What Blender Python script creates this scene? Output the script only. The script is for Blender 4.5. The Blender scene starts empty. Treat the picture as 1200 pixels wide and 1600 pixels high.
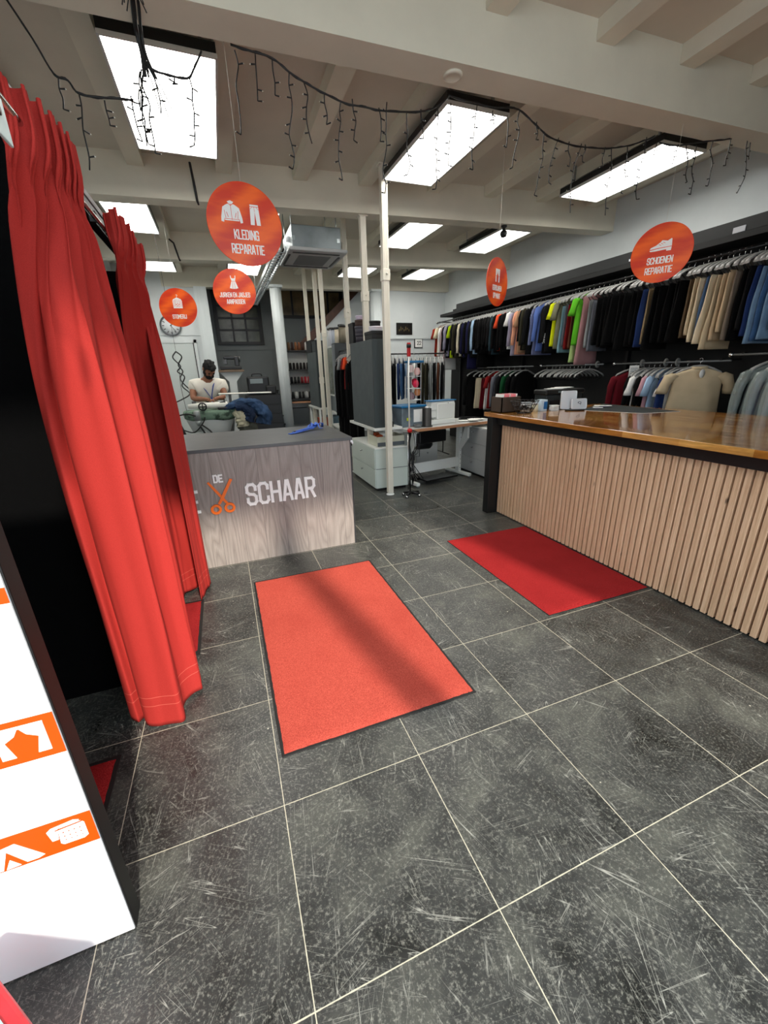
import bpy, bmesh, math, random
from mathutils import Vector, Matrix, Euler, noise
S = bpy.context.scene
C = S.collection
R = random.Random(7)
# ------------------------------------------------------------------ camera, world, sun, exposure
CH = 1.648
rm = ((0.93308627,-0.35860101,-0.02748315),(-0.1428371,-0.29936361,-0.94338698),(0.33007207,0.88418705,-0.3305536))
cam_d = bpy.data.cameras.new('camera'); cam = bpy.data.objects.new('camera', cam_d); C.objects.link(cam)
r0, r1, r2 = (Vector(r) for r in rm)
M3 = Matrix((r0, -r1, -r2)).transposed()
cam.matrix_world = Matrix.Translation((0,0,CH)) @ M3.to_4x4()
cam_d.sensor_fit = 'VERTICAL'; cam_d.sensor_height = 32.0; cam_d.lens = 631.5/1600*32.0
cam_d.clip_start = 0.05; cam_d.clip_end = 100
S.camera = cam
S.view_settings.view_transform = 'Standard'; S.view_settings.look = 'None'
S.view_settings.gamma = 1.0; S.view_settings.use_curve_mapping = False
S.view_settings.exposure = 0.35
w = bpy.data.worlds.new('sky'); S.world = w; w.use_nodes = True
bg = w.node_tree.nodes['Background']; bg.inputs[0].default_value = (0.82,0.92,1.0,1); bg.inputs[1].default_value = 2.9
sun_d = bpy.data.lights.new('sun','SUN'); sun_d.energy = 4.6; sun_d.angle = math.radians(3.0); sun_d.color = (1.0,0.93,0.82)
sun = bpy.data.objects.new('sun', sun_d); C.objects.link(sun)
SUN = Vector((-0.185,1.0,-0.77)).normalized()
sun.rotation_euler = SUN.to_track_quat('-Z','Y').to_euler()
pd = bpy.data.lights.new('daylight_portal','AREA'); pd.shape='RECTANGLE'; pd.size=4.6; pd.size_y=3.6
pd.cycles.is_portal = True
po = bpy.data.objects.new('daylight_portal', pd); C.objects.link(po); po.location=(0.5,-0.5,1.8); po.rotation_euler=(math.radians(90),0,0)
PANEL_E = 8.5

# ------------------------------------------------------------------ materials
MATS = {}
def lin(c):
    return tuple((x/12.92 if x <= 0.04045 else ((x+0.055)/1.055)**2.4) for x in c)
def mat(name, col=(.5,.5,.5), rough=0.6, metal=0.0, bump=None, vary=None, emit=None, alpha=None, sheen=0, coat=0, spec=None, stretch=None):
    """col: sRGB 0-1. bump=(scale,strength); vary=(scale,amount) mottles the colour"""
    if name in MATS: return MATS[name]
    m = bpy.data.materials.new(name); m.use_nodes = True; nt = m.node_tree; b = nt.nodes['Principled BSDF']
    c = lin(col)+(1,)
    b.inputs['Base Color'].default_value = c; b.inputs['Roughness'].default_value = rough; b.inputs['Metallic'].default_value = metal
    if spec is not None: b.inputs['Specular IOR Level'].default_value = spec
    if sheen: b.inputs['Sheen Weight'].default_value = sheen
    if coat: b.inputs['Coat Weight'].default_value = coat; b.inputs['Coat Roughness'].default_value = 0.05
    if alpha is not None: b.inputs['Alpha'].default_value = alpha
    if emit: b.inputs['Emission Color'].default_value = lin(emit[0])+(1,); b.inputs['Emission Strength'].default_value = emit[1]
    tc = None
    if bump or vary:
        tc = nt.nodes.new('ShaderNodeTexCoord'); mp = nt.nodes.new('ShaderNodeMapping'); nt.links.new(tc.outputs['Object'], mp.inputs[0])
        if stretch: mp.inputs['Scale'].default_value = stretch
    if vary:
        n = nt.nodes.new('ShaderNodeTexNoise'); n.inputs['Scale'].default_value = vary[0]; n.inputs['Detail'].default_value = 5
        nt.links.new(mp.outputs[0], n.inputs['Vector'])
        r = nt.nodes.new('ShaderNodeMapRange'); r.inputs[1].default_value=.3; r.inputs[2].default_value=.7; r.inputs[3].default_value = 1-vary[1]; r.inputs[4].default_value = 1+vary[1]
        nt.links.new(n.outputs['Fac'], r.inputs[0])
        mx = nt.nodes.new('ShaderNodeVectorMath'); mx.operation='SCALE'; mx.inputs[0].default_value = c[:3]
        nt.links.new(r.outputs[0], mx.inputs['Scale']); nt.links.new(mx.outputs[0], b.inputs['Base Color'])
    if bump:
        n = nt.nodes.new('ShaderNodeTexNoise'); n.inputs['Scale'].default_value = bump[0]; n.inputs['Detail'].default_value = 4
        nt.links.new(mp.outputs[0], n.inputs['Vector'])
        bp = nt.nodes.new('ShaderNodeBump'); bp.inputs['Strength'].default_value = bump[1]; bp.inputs['Distance'].default_value = 0.01
        nt.links.new(n.outputs['Fac'], bp.inputs['Height']); nt.links.new(bp.outputs[0], b.inputs['Normal'])
    MATS[name] = m; return m

class N:  # tiny node-graph helper
    def __init__(s, name, **k):
        s.m = mat(name, (.5,.5,.5), **k); s.t = s.m.node_tree; s.b = s.t.nodes['Principled BSDF']
        s.tc = s.t.nodes.new('ShaderNodeTexCoord').outputs['Object']
    def n(s, typ, **k):
        x = s.t.nodes.new('ShaderNode'+typ)
        for a, v in k.items():
            if a.startswith('i'):
                key = int(a[1:]) if a[1:].isdigit() else a[1:].replace('_',' ')
                if hasattr(v, 'is_output') : s.t.links.new(v, x.inputs[key])
                else: x.inputs[key].default_value = v
            else: setattr(x, a, v)
        return x
    def math(s, op, a, b=0.0, c=0.0):
        x = s.t.nodes.new('ShaderNodeMath'); x.operation = op
        for i, v in enumerate((a,b,c)):
            if hasattr(v,'is_output'): s.t.links.new(v, x.inputs[i])
            else: x.inputs[i].default_value = v
        return x.outputs[0]
    def mapp(s, scale=(1,1,1), rot=(0,0,0), loc=(0,0,0), src=None):
        x = s.t.nodes.new('ShaderNodeMapping'); x.inputs['Scale'].default_value=scale; x.inputs['Rotation'].default_value=rot; x.inputs['Location'].default_value=loc
        s.t.links.new(src or s.tc, x.inputs[0]); return x.outputs[0]
    def noise(s, vec, scale, detail=4, rough=.5, dist=0):
        x = s.n('TexNoise', iVector=vec, iScale=scale, iDetail=detail, iRoughness=rough, iDistortion=dist); return x.outputs['Fac']
    def ramp(s, fac, stops):
        x = s.t.nodes.new('ShaderNodeValToRGB'); s.t.links.new(fac, x.inputs[0]); e = x.color_ramp.elements
        while len(e) < len(stops): e.new(0.5)
        for i,(p,c) in enumerate(stops):
            e[i].position = p; e[i].color = tuple(c)+(1,) if len(c)==3 else c
        return x.outputs[0]
    def rng(s, v, a, b, c, d):
        x = s.n('MapRange', i0=v, i1=a, i2=b, i3=c, i4=d); return x.outputs[0]
    def mix(s, f, a, b, blend='MIX'):
        x = s.t.nodes.new('ShaderNodeMix'); x.data_type='RGBA'; x.blend_type=blend
        for i,v in ((0,f),(6,a),(7,b)):
            if hasattr(v,'is_output'): s.t.links.new(v, x.inputs[i])
            else: x.inputs[i].default_value = v if i==0 else tuple(v)+(1,)
        return x.outputs[2]
    def out(s, **k):
        for a,v in k.items():
            key=a.replace('_',' ')
            if hasattr(v,'is_output'): s.t.links.new(v, s.b.inputs[key])
            else: s.b.inputs[key].default_value=v
    def bump(s, h, st=.3, d=.005):
        x = s.n('Bump', iStrength=st, iDistance=d, iHeight=h); s.t.links.new(x.outputs[0], s.b.inputs['Normal'])

G3 = lambda v: lin((v,v,v))
# floor: dark bluestone-look tiles, pale joints, scratches
f = N('floor_tiles', rough=.45)
sx = f.n('SeparateXYZ', i0=f.tc)
X, Y = sx.outputs[0], sx.outputs[1]
tx = f.math('PINGPONG', f.math('ADD', X, 60.0+0.006), 0.3)
ty = f.math('PINGPONG', f.math('ADD', Y, 60.0-0.034), 0.3)
g = f.math('MINIMUM', tx, ty)
jn = f.noise(f.tc, 40, 2)
joint = f.rng(f.math('ADD', g, f.math('MULTIPLY', f.math('SUBTRACT', jn, .5), .0022)), .0012, .0021, 1, 0)
fx = f.math('FLOOR', f.math('DIVIDE', f.math('ADD', X, 60.006), .6)); fy = f.math('FLOOR', f.math('DIVIDE', f.math('ADD', Y, 59.966), .6))
cv = f.n('CombineXYZ', i0=fx, i1=fy)
wn = f.n('TexWhiteNoise', i0=cv.outputs[0]); 
off = f.n('VectorMath', i0=f.tc, i1=wn.outputs['Color']); off.operation='ADD'; v = off.outputs[0]
cloud = f.noise(v, 3.4, 9, .68, .5)
fine = f.noise(v, 170, 3, .7)
flk = f.noise(v, 95, 5, .7)
base = f.ramp(cloud, [(.30, lin((.09,.095,.09))), (.50, lin((.20,.205,.20))), (.70, lin((.32,.325,.30)))])
base = f.mix(f.rng(flk, .52, .74, 0, .65), base, lin((.60,.60,.56)))
base = f.mix(f.rng(fine, .60, .74, 0, .45), base, lin((.66,.66,.62)))
scr = None
for k,(rz,sc,sd) in enumerate([(.5,2.0,0),(1.25,2.4,3),(2.1,1.8,7),(-.35,2.6,11),(.9,1.3,17),(1.7,2.1,23),(.15,1.6,29)]):
    mp = f.mapp((sc*.20, sc*6.0, 1), (0,0,0), (sd,sd,0), f.mapp((1,1,1),(0,0,rz),(0,0,0),v))
    wv = f.noise(mp, 2.2, 2, .5, .35)
    ln = f.rng(f.math('ABSOLUTE', f.math('SUBTRACT', wv, .5)), 0.0, .0035+.002*(k%2), 1, 0)
    pm = f.rng(f.noise(f.mapp((1,1,1),(0,0,0),(sd*2,1,0),v), 2.2+.6*k, 3), .50, .66, 0, 1)
    ln = f.math('MULTIPLY', ln, pm)
    scr = ln if scr is None else f.math('MAXIMUM', scr, ln)
base = f.mix(f.math('MULTIPLY', scr, .7), base, lin((.72,.72,.68)))
spk = f.n('TexVoronoi', iVector=v, iScale=7.0); chips = f.rng(spk.outputs['Distance'], .018, .034, 1, 0)
base = f.mix(f.math('MULTIPLY', chips, .8), base, lin((.85,.83,.76)))
base = f.mix(joint, base, lin((.74,.72,.64)))
f.out(Base_Color=base, Roughness=f.rng(cloud,.3,.7,.26,.46), Specular_IOR_Level=.42)
f.bump(f.math('SUBTRACT', f.math('ADD', f.math('MULTIPLY', fine,.3), f.math('MULTIPLY', flk, .5)), joint), .25, .0015)
FLOOR = f.m

def wall_mat(name, col, amt=.05):
    q = N(name, rough=.7); n1 = q.noise(q.tc, 1.3, 6, .6); n2 = q.noise(q.tc, 30, 4)
    q.out(Base_Color=q.mix(q.rng(n1,.3,.7,0,1), lin(tuple(c*(1-amt) for c in col)), lin(col)))
    q.bump(n2, .12, .004); return q.m
WALL = wall_mat('painted_white_wall', (.86,.88,.88)); CEIL = wall_mat('ceiling_paint', (.83,.80,.74), .06); BEAMM = wall_mat('beam_paint', (.89,.87,.80), .07)
GREYW = wall_mat('rear_grey_wall', (.56,.58,.58)); BLACKW = mat('black_wall_panel', (.018,.02,.022), .7, vary=(3,.3)); BOOTH=mat('black_booth_cloth',(.02,.02,.022),.95,bump=(200,.2),spec=.1)
COLW = N('ribbed_column_paint', rough=.55)
sxx = COLW.n('SeparateXYZ', i0=COLW.tc); COLW.out(Base_Color=COLW.mix(COLW.noise(COLW.mapp((6,6,.6)),3,4), lin((.80,.83,.83)), lin((.90,.92,.92)))); COLW = COLW.m

# grey oak laminate (vertical planks with cathedral grain)
q = N('grey_oak_laminate', rough=.42)
s_ = q.n('SeparateXYZ', i0=q.tc)
pl = q.math('FLOOR', q.math('DIVIDE', q.math('ADD', s_.outputs[0], 20.05), .19))
ed = q.math('PINGPONG', q.math('ADD', s_.outputs[0], 20.05), .095)
wn2 = q.n('TexWhiteNoise'); wn2.noise_dimensions='1D'; q.t.links.new(pl, wn2.inputs['W'])
of = q.n('VectorMath', i0=q.tc, i1=wn2.outputs['Color']); of.operation='ADD'
of2 = q.n('VectorMath', i0=q.tc); of2.operation='MULTIPLY_ADD'; q.t.links.new(wn2.outputs['Color'], of2.inputs[1]); of2.inputs[1].default_value=(1,1,1); q.t.links.new(q.n('VectorMath', i0=wn2.outputs['Color'], i1=(7,7,7)).outputs[0], of2.inputs[2])
gm = q.mapp((1.0,1.0,.16), src=of.outputs[0])
g1 = q.noise(gm, 5.0, 1.5, .4, .15)
rings = q.math('POWER', q.math('PINGPONG', q.math('MULTIPLY', g1, 30.0), 1.0), .6)
g2 = q.noise(q.mapp((45,45,1.6), src=of.outputs[0]), 3, 5, .75)
colr = q.ramp(q.math('ADD', q.math('MULTIPLY', rings,.28), q.math('MULTIPLY', g2, .72)), [(.2, lin((.46,.42,.40))), (.55, lin((.58,.54,.51))), (.9, lin((.70,.66,.63)))])
colr = q.mix(q.rng(wn2.outputs['Value'],0,1,0,.25), colr, lin((.48,.44,.43)))
colr = q.mix(q.rng(ed, .0, .003, .7, 0), colr, lin((.25,.23,.22)))
q.out(Base_Color=colr); q.bump(g2, .1, .002); OAKGREY = q.m
DTOP = mat('dark_grey_desktop', (.30,.305,.31), .38, vary=(6,.15), bump=(60,.05))

# honey butcher block
q = N('varnished_butcher_block', rough=.17, coat=.6)
s_ = q.n('SeparateXYZ', i0=q.tc)
row = q.math('FLOOR', q.math('DIVIDE', q.math('ADD', s_.outputs[0], 20.0), .062))
wnr = q.n('TexWhiteNoise'); wnr.noise_dimensions='1D'; q.t.links.new(row, wnr.inputs['W'])
st = q.math('FLOOR', q.math('DIVIDE', q.math('ADD', s_.outputs[1], q.math('MULTIPLY', wnr.outputs['Value'], 3.0)), .42))
cb = q.n('CombineXYZ', i0=row, i1=st); wns = q.n('TexWhiteNoise', i0=cb.outputs[0])
gr = q.noise(q.mapp((40,1.6,10)), 2.2, 5, .65, .6)
c1 = q.ramp(wns.outputs['Value'], [(0, lin((.62,.38,.15))), (.5, lin((.78,.52,.22))), (1, lin((.90,.68,.36)))])
c1 = q.mix(q.rng(gr,.35,.7,0,.6), c1, lin((.36,.20,.08)))
q.out(Base_Color=c1); BUTCHER = q.m
q = N('oak_slat_veneer', rough=.55)
gr = q.noise(q.mapp((30,30,1.1)), 2.0, 5, .65, .8)
gb = q.noise(q.mapp((1,9,.3)), 2.0, 2)
kn = q.n('TexVoronoi', iVector=q.mapp((1,9,1.6)), iScale=1.6)
c1 = q.ramp(gr, [(.3, lin((.76,.61,.47))), (.55, lin((.88,.74,.60))), (.8, lin((.94,.82,.69)))])
c1 = q.mix(q.rng(gb,.35,.65,0,.4), c1, lin((.76,.61,.48)))
c1 = q.mix(q.rng(kn.outputs['Distance'], .03,.07,.8,0), c1, lin((.25,.15,.09)))
q.out(Base_Color=c1); SLAT = q.m
BLACK = mat('black_paint', (.028,.028,.03), .5); BLACKM = mat('black_metal', (.05,.05,.055), .35); BLACKP = mat('black_plastic', (.022,.022,.025), .45)
WHITEM = mat('white_enamel', (.90,.91,.89), .35); CREAMM = mat('cream_metal_post', (.88,.86,.80), .4, vary=(4,.05)); CHROME = mat('chrome', (.8,.8,.8), .2, 1.0)
GALV = mat('galvanised_steel', (.66,.69,.70), .35, .9, vary=(8,.15)); GREYP = mat('grey_plastic', (.42,.43,.43), .5); WHITEP = mat('white_plastic', (.93,.94,.95), .35)
RED = mat('red_plastic', (.75,.08,.08), .4); PAPER = mat('white_paper', (.95,.95,.93), .8); DGREY=mat('dark_grey_board',(.30,.33,.335),.6,vary=(9,.12))
WOODT = mat('beech_table_edge', (.72,.52,.38), .5, vary=(20,.1)); LGREY=mat('light_grey_laminate',(.75,.77,.76),.45); CLEARP = mat('clear_plastic', (.85,.88,.9), .15, alpha=.35)
BLUE=mat('blue_plastic_lid',(.08,.42,.62),.4); SKIN=mat('skin',(.56,.37,.27),.55,vary=(30,.06)); HAIR=mat('dark_hair',(.03,.024,.02),.85,bump=(150,.6))
ORG = mat('orange_letter_plastic', (.98,.45,.05), .45); ORGB=mat('orange_print',(.93,.27,.01),.5,spec=.2); WLET=mat('white_letter_plastic',(.97,.97,.96),.4)
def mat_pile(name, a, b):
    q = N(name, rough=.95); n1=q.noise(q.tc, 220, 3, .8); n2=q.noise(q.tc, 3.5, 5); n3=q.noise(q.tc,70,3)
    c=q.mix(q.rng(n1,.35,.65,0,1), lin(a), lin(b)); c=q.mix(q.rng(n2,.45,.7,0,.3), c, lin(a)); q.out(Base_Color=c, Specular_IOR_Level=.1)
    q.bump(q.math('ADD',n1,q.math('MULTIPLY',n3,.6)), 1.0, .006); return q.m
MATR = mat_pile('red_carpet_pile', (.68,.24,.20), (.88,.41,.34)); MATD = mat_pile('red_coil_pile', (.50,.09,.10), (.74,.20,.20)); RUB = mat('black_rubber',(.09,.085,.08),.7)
def fabric(name, col, rough=.9, sc=260, vary=.08): return mat('cloth_'+name, col, rough, bump=(sc,.25), vary=(7,vary), spec=.15)
q = N('red_curtain_cloth', rough=.8); nn=q.noise(q.tc, 500, 2); z_=q.n('SeparateXYZ', i0=q.tc).outputs[2]
h1=q.rng(q.math('ABSOLUTE', q.math('SUBTRACT', z_, .135)), .0012,.0022,1,0); h2=q.rng(q.math('ABSOLUTE', q.math('SUBTRACT', z_, .185)), .0012,.0022,1,0)
c=q.mix(q.rng(nn,.3,.7,0,1), lin((.62,.16,.14)), lin((.70,.20,.175))); c=q.mix(q.math('MULTIPLY', q.math('MAXIMUM',h1,h2),.55), c, lin((.86,.42,.36))); q.out(Base_Color=c, Specular_IOR_Level=.2); q.bump(nn,.15,.002); CURT=q.m

# ------------------------------------------------------------------ mesh helpers
def wloc(o):
    v = Vector((0,0,0))
    while o is not None: v += o.location; o = o.parent
    return v
class MB:
    def __init__(s): s.bm = bmesh.new(); s.mi = 0; s.ct=0
    def _tag(s, verts):
        fs=set()
        for v in verts: fs.update(v.link_faces)
        for f_ in fs: f_.material_index = s.mi
    def use(s, i): s.mi = i; return s
    def box(s, x0,y0,z0,x1,y1,z1, bev=0, M=None, seg=2):
        c=Vector(((x0+x1)/2,(y0+y1)/2,(z0+z1)/2)); r=bmesh.ops.create_cube(s.bm,size=1.0)
        vs=r['verts']
        for v in vs: v.co=Vector((v.co.x*(x1-x0),v.co.y*(y1-y0),v.co.z*(z1-z0)))+c
        if M is not None:
            for v in vs: v.co = M @ v.co
        s._tag(vs)
        if bev:
            es=set()
            for v in vs: es.update(v.link_edges)
            q=bmesh.ops.bevel(s.bm, geom=list(es), offset=bev, segments=seg, affect='EDGES', profile=.5)
            for f_ in q['faces']: f_.material_index=s.mi
        return s
    def ring(s, pts): return [s.bm.verts.new(p) for p in pts]
    def loft(s, rings, closed=True, cap=True, smooth=True):
        rs=[s.ring(r) for r in rings]; n=len(rs[0])
        for a,b in zip(rs,rs[1:]):
            for i in range(n if closed else n-1):
                j=(i+1)%n
                try:
                    f_=s.bm.faces.new((a[i],a[j],b[j],b[i])); f_.material_index=s.mi; f_.smooth=smooth
                except ValueError: pass
        if cap and closed:
            for r in (rs[0][::-1], rs[-1]):
                try: f_=s.bm.faces.new(r); f_.material_index=s.mi
                except ValueError: pass
        return s
    def tube(s, pts, r, n=8, cap=True):
        pts=[Vector(p) for p in pts]; rings=[]
        if not hasattr(r,'__len__'): r=[r]*len(pts)
        up=None
        for i,p in enumerate(pts):
            t=(pts[min(i+1,len(pts)-1)]-pts[max(i-1,0)])
            if t.length<1e-9: t=Vector((0,0,1))
            t.normalize()
            if up is None:
                up = Vector((0,0,1)) if abs(t.z)<.9 else Vector((1,0,0))
            a=t.cross(up)
            if a.length<1e-6: a=t.orthogonal()
            a.normalize(); b=a.cross(t).normalized(); up=b
            rings.append([p+(a*math.cos(2*math.pi*k/n)+b*math.sin(2*math.pi*k/n))*r[i] for k in range(n)])
        return s.loft(rings, cap=cap)
    def lathe(s, prof, c, n=20, axis='z'):
        rings=[]
        for r_,h in prof:
            ring=[]
            for k in range(n):
                a=2*math.pi*k/n; u,v_=max(r_,1e-4)*math.cos(a),max(r_,1e-4)*math.sin(a)
                p={'z':(u,v_,h),'x':(h,u,v_),'y':(u,h,-v_)}[axis]; ring.append(Vector(c)+Vector(p))
            rings.append(ring)
        cl = len(prof)>3 and tuple(prof[0])==tuple(prof[-1])
        return s.loft(rings, cap=not cl)
    def poly(s, pts, frame, d, d0=0.0, smooth=False):
        """2D polygon extruded along the frame normal"""
        O,U,V,Nn=[Vector(x) for x in frame]; s.ct+=1; d=d+((s.ct*7)%23)*.00007; d0=d0-((s.ct*7)%23)*.00001
        a=[s.bm.verts.new(O+U*p[0]+V*p[1]+Nn*d0) for p in pts]; b=[s.bm.verts.new(O+U*p[0]+V*p[1]+Nn*(d0+d)) for p in pts]
        n=len(pts)
        for L in (a[::-1],b):
            try: f_=s.bm.faces.new(L); f_.material_index=s.mi
            except ValueError: pass
        for i in range(n):
            f_=s.bm.faces.new((a[i],a[(i+1)%n],b[(i+1)%n],b[i])); f_.material_index=s.mi
        return s
    def sheet(s, fn, nu, nv, th=0, closed_u=False):
        g=[[s.bm.verts.new(fn(i/nu, j/nv)) for i in range(nu+(0 if closed_u else 1))] for j in range(nv+1)]
        for j in range(nv):
            for i in range(nu):
                k=(i+1)%len(g[0])
                f_=s.bm.faces.new((g[j][i],g[j][k],g[j+1][k],g[j+1][i])); f_.smooth=True; f_.material_index=s.mi
        return s
    def build(s, name, mt, parent=None, solid=0, smooth=False, sub=0):
        bm=s.bm
        if parent is not None:
            o_=wloc(parent)
            for v in bm.verts: v.co-=o_
        bmesh.ops.recalc_face_normals(bm, faces=bm.faces[:])
        bm.normal_update()
        me=bpy.data.meshes.new(name); 
        if smooth:
            for f_ in bm.faces: f_.smooth=True
        bm.to_mesh(me); bm.free()
        o=bpy.data.objects.new(name, me)
        for m_ in (mt if isinstance(mt,(list,tuple)) else [mt]): me.materials.append(m_)
        C.objects.link(o)
        if parent is not None: o.parent=parent
        if solid:
            md=o.modifiers.new('s','SOLIDIFY'); md.thickness=solid; md.offset=0
        if sub:
            md=o.modifiers.new('sub','SUBSURF'); md.levels=sub; md.render_levels=sub
        return o
def tag(o, label, cat, group=None):
    o['label']=label; o['category']=cat
    if group: o['group']=group
    return o
def thing(name, loc, label, cat, group=None):
    o=bpy.data.objects.new(name,None); C.objects.link(o); o.location=loc; o.empty_display_size=.05
    return tag(o,label,cat,group)
def struct(name, mb, mt, **k):
    o=mb.build(name, mt, **k); o['kind']='structure'; return o
def copy_tree(o, parent=None):
    c=o.copy(); C.objects.link(c)
    if parent is not None: c.parent=parent
    for ch in list(o.children): copy_tree(ch,c)
    return c
def setmat(o, m):
    for i,sl in enumerate(o.material_slots): sl.link='OBJECT'; sl.material=m

# condensed block lettering drawn from strokes, cell 0.5 wide x 1 high
LT={'A':[[(0,0),(.2,1),(.3,1),(.5,0)],[(.08,.28),(.42,.28)]],'C':[[(.5,.72),(.5,.88),(.38,1),(.12,1),(0,.88),(0,.12),(.12,0),(.38,0),(.5,.12),(.5,.28)]],
'D':[[(0,0),(0,1),(.35,1),(.5,.85),(.5,.15),(.35,0),(0,0)]],'E':[[(.45,1),(0,1),(0,0),(.45,0)],[(0,.5),(.38,.5)]],'G':[[(.5,.75),(.5,.88),(.38,1),(.12,1),(0,.88),(0,.12),(.12,0),(.5,0),(.5,.48),(.28,.48)]],
'H':[[(0,0),(0,1)],[(.5,0),(.5,1)],[(0,.5),(.5,.5)]],'I':[[(.05,0),(.05,1)]],'J':[[(0,.25),(0,.12),(.12,0),(.3,0),(.42,.12),(.42,1)]],'K':[[(0,0),(0,1)],[(.48,1),(.05,.45)],[(.15,.58),(.5,0)]],
'L':[[(0,1),(0,0),(.42,0)]],'M':[[(0,0),(0,1),(.3,.4),(.6,1),(.6,0)]],'N':[[(0,0),(0,1),(.5,0),(.5,1)]],'O':[[(.12,0),(0,.12),(0,.88),(.12,1),(.38,1),(.5,.88),(.5,.12),(.38,0),(.12,0)]],
'P':[[(0,0),(0,1),(.38,1),(.5,.88),(.5,.55),(.38,.43),(0,.43)]],'R':[[(0,0),(0,1),(.38,1),(.5,.88),(.5,.57),(.38,.45),(0,.45)],[(.28,.45),(.5,0)]],
'S':[[(.5,.72),(.5,.88),(.38,1),(.12,1),(0,.88),(0,.62),(.12,.52),(.38,.48),(.5,.38),(.5,.12),(.38,0),(.12,0),(0,.12),(0,.28)]],'T':[[(0,1),(.5,1)],[(.25,0),(.25,1)]],
'U':[[(0,1),(0,.12),(.12,0),(.38,0),(.5,.12),(.5,1)]],'2':[[(0,.75),(0,.9),(.12,1),(.4,1),(.5,.88),(.5,.6),(0,0),(.5,0)]],'6':[[(.45,1),(.1,1),(0,.85),(0,.1),(.1,0),(.4,0),(.5,.1),(.5,.45),(.4,.55),(0,.55)]]}
def seg(mb, a, b, w_, frame, d, d0):
    a=Vector(a); b=Vector(b); t=(b-a)
    if t.length<1e-6: return
    t.normalize(); n=Vector((-t.y,t.x))*w_/2; e=t*w_*.42
    mb.poly([a-e-n, b+e-n, b+e+n, a-e+n], frame, d, d0)
def text(mb, s, h, frame, d, x0=0, y0=0, wf=1.0, sw=.17, sp=.26, center=False, d0=0):
    adv=[]
    for ch in s: adv.append((.42 if ch=='E' or ch=='L' else .6 if ch=='M' else .1 if ch=='I' else .5)+sp if ch!=' ' else .35)
    tot=(sum(adv)-sp)*h*wf; x=x0-(tot/2 if center else 0)
    for ch,a in zip(s,adv):
        for st in LT.get(ch,[]):
            for p,q_ in zip(st,st[1:]):
                seg(mb,(x+p[0]*h*wf,y0+p[1]*h),(x+q_[0]*h*wf,y0+q_[1]*h),sw*h*min(1,wf+.05),frame,d,d0)
        x+=a*h*wf
    return tot
def circ(cx,cy,r,n=24,a0=0,a1=2*math.pi): return [(cx+r*math.cos(a0+(a1-a0)*k/n), cy+r*math.sin(a0+(a1-a0)*k/n)) for k in range(n)]
def strip(mb, pts, w_, frame, d, d0=0, closed=False):
    P_=list(pts)+([pts[0]] if closed else [])
    for p,q_ in zip(P_,P_[1:]): seg(mb,p,q_,w_,frame,d,d0)
# ================================================================== STRUCTURE
XL, XR, ZC = -1.8, 5.75, 3.9
def y1(x): return 3.04-.03*x
def y2(x): return 5.82-.085*x
def y3(x): return 8.45-.12*x
def y4(x): return 10.85-.11*x
m=MB(); m.box(XL-.1,-.42,-.1,XR+.1,13.1,0); struct('floor', m, FLOOR)
m=MB(); m.box(XL-6,-9,-.12,XR+6,-.42,-.02); struct('floor_outside', m, mat('pavement',(.55,.54,.52),.9,vary=(4,.1)))
m=MB(); m.box(XL-.1,-.42,ZC,XR+.1,13.1,ZC+.1); struct('ceiling', m, CEIL)
m=MB(); m.box(XL-.12,-.42,0,XL,11.0,ZC); struct('wall_left', m, WALL)
m=MB(); m.box(XR,-.42,0,XR+.12,10.45,ZC); struct('wall_right', m, WALL)
m=MB(); m.box(XL,10.95,0,-.28,11.07,ZC); struct('wall_back', m, WALL)
m=MB(); m.box(4.12,10.4,0,XR,10.52,ZC); m.box(4.12,10.36,2.40,XR,10.4,2.44); struct('wall_back_right', m, WALL)
m=MB(); m.box(XL,13.0,0,XR,13.1,ZC); struct('wall_rear', m, GREYW)
m=MB(); m.box(-.4,11.07,0,-.28,13.0,ZC); struct('wall_side', m, GREYW)
m=MB(); m.box(4.5,10.52,0,4.62,13.0,ZC); struct('wall_side_right', m, WALL)
# shop front: glazing up to a head beam, one added strip for its shadow, solid pier on the right
m=MB(); m.box(XL,-.42,3.6,XR,-.3,ZC); m.box(2.82,-.42,0,XR,-.3,3.6); struct('wall_front', m, WALL)
def window(n,x0,x1,z0,z1):
    m=MB()
    for a in ((x0,z0,x0+.05,z1),(x1-.05,z0,x1,z1),(x0,z0,x1,z0+.06),(x0,z1-.05,x1,z1)): m.box(a[0],-.40,a[1],a[2],-.32,a[3])
    fr=struct('window_%d'%n, m, BLACKP)
    g=MB().box(x0+.05,-.365,z0+.06,x1-.05,-.36,z1-.05).build('glass_pane', GLASS, fr); return fr
gm_=bpy.data.materials.new('shop_window_glass'); gm_.use_nodes=True; t_=gm_.node_tree; t_.nodes.clear()
o_=t_.nodes.new('ShaderNodeOutputMaterial'); mx_=t_.nodes.new('ShaderNodeMixShader'); tr_=t_.nodes.new('ShaderNodeBsdfTransparent'); gl_=t_.nodes.new('ShaderNodeBsdfGlossy'); gl_.inputs['Roughness'].default_value=.02
mx_.inputs[0].default_value=.05; t_.links.new(tr_.outputs[0],mx_.inputs[1]); t_.links.new(gl_.outputs[0],mx_.inputs[2]); t_.links.new(mx_.outputs[0],o_.inputs[0]); GLASS=gm_
w1=window(1,XL,2.82,.0,3.6)
tag(MB().box(.98,-.29,1.25,1.21,-.285,3.55).build('window_banner', WALL),'narrow white cloth banner hanging in the shop window behind the viewer','banner')  # unseen strip, added only to cast the soft shadow band across the mat
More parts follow.
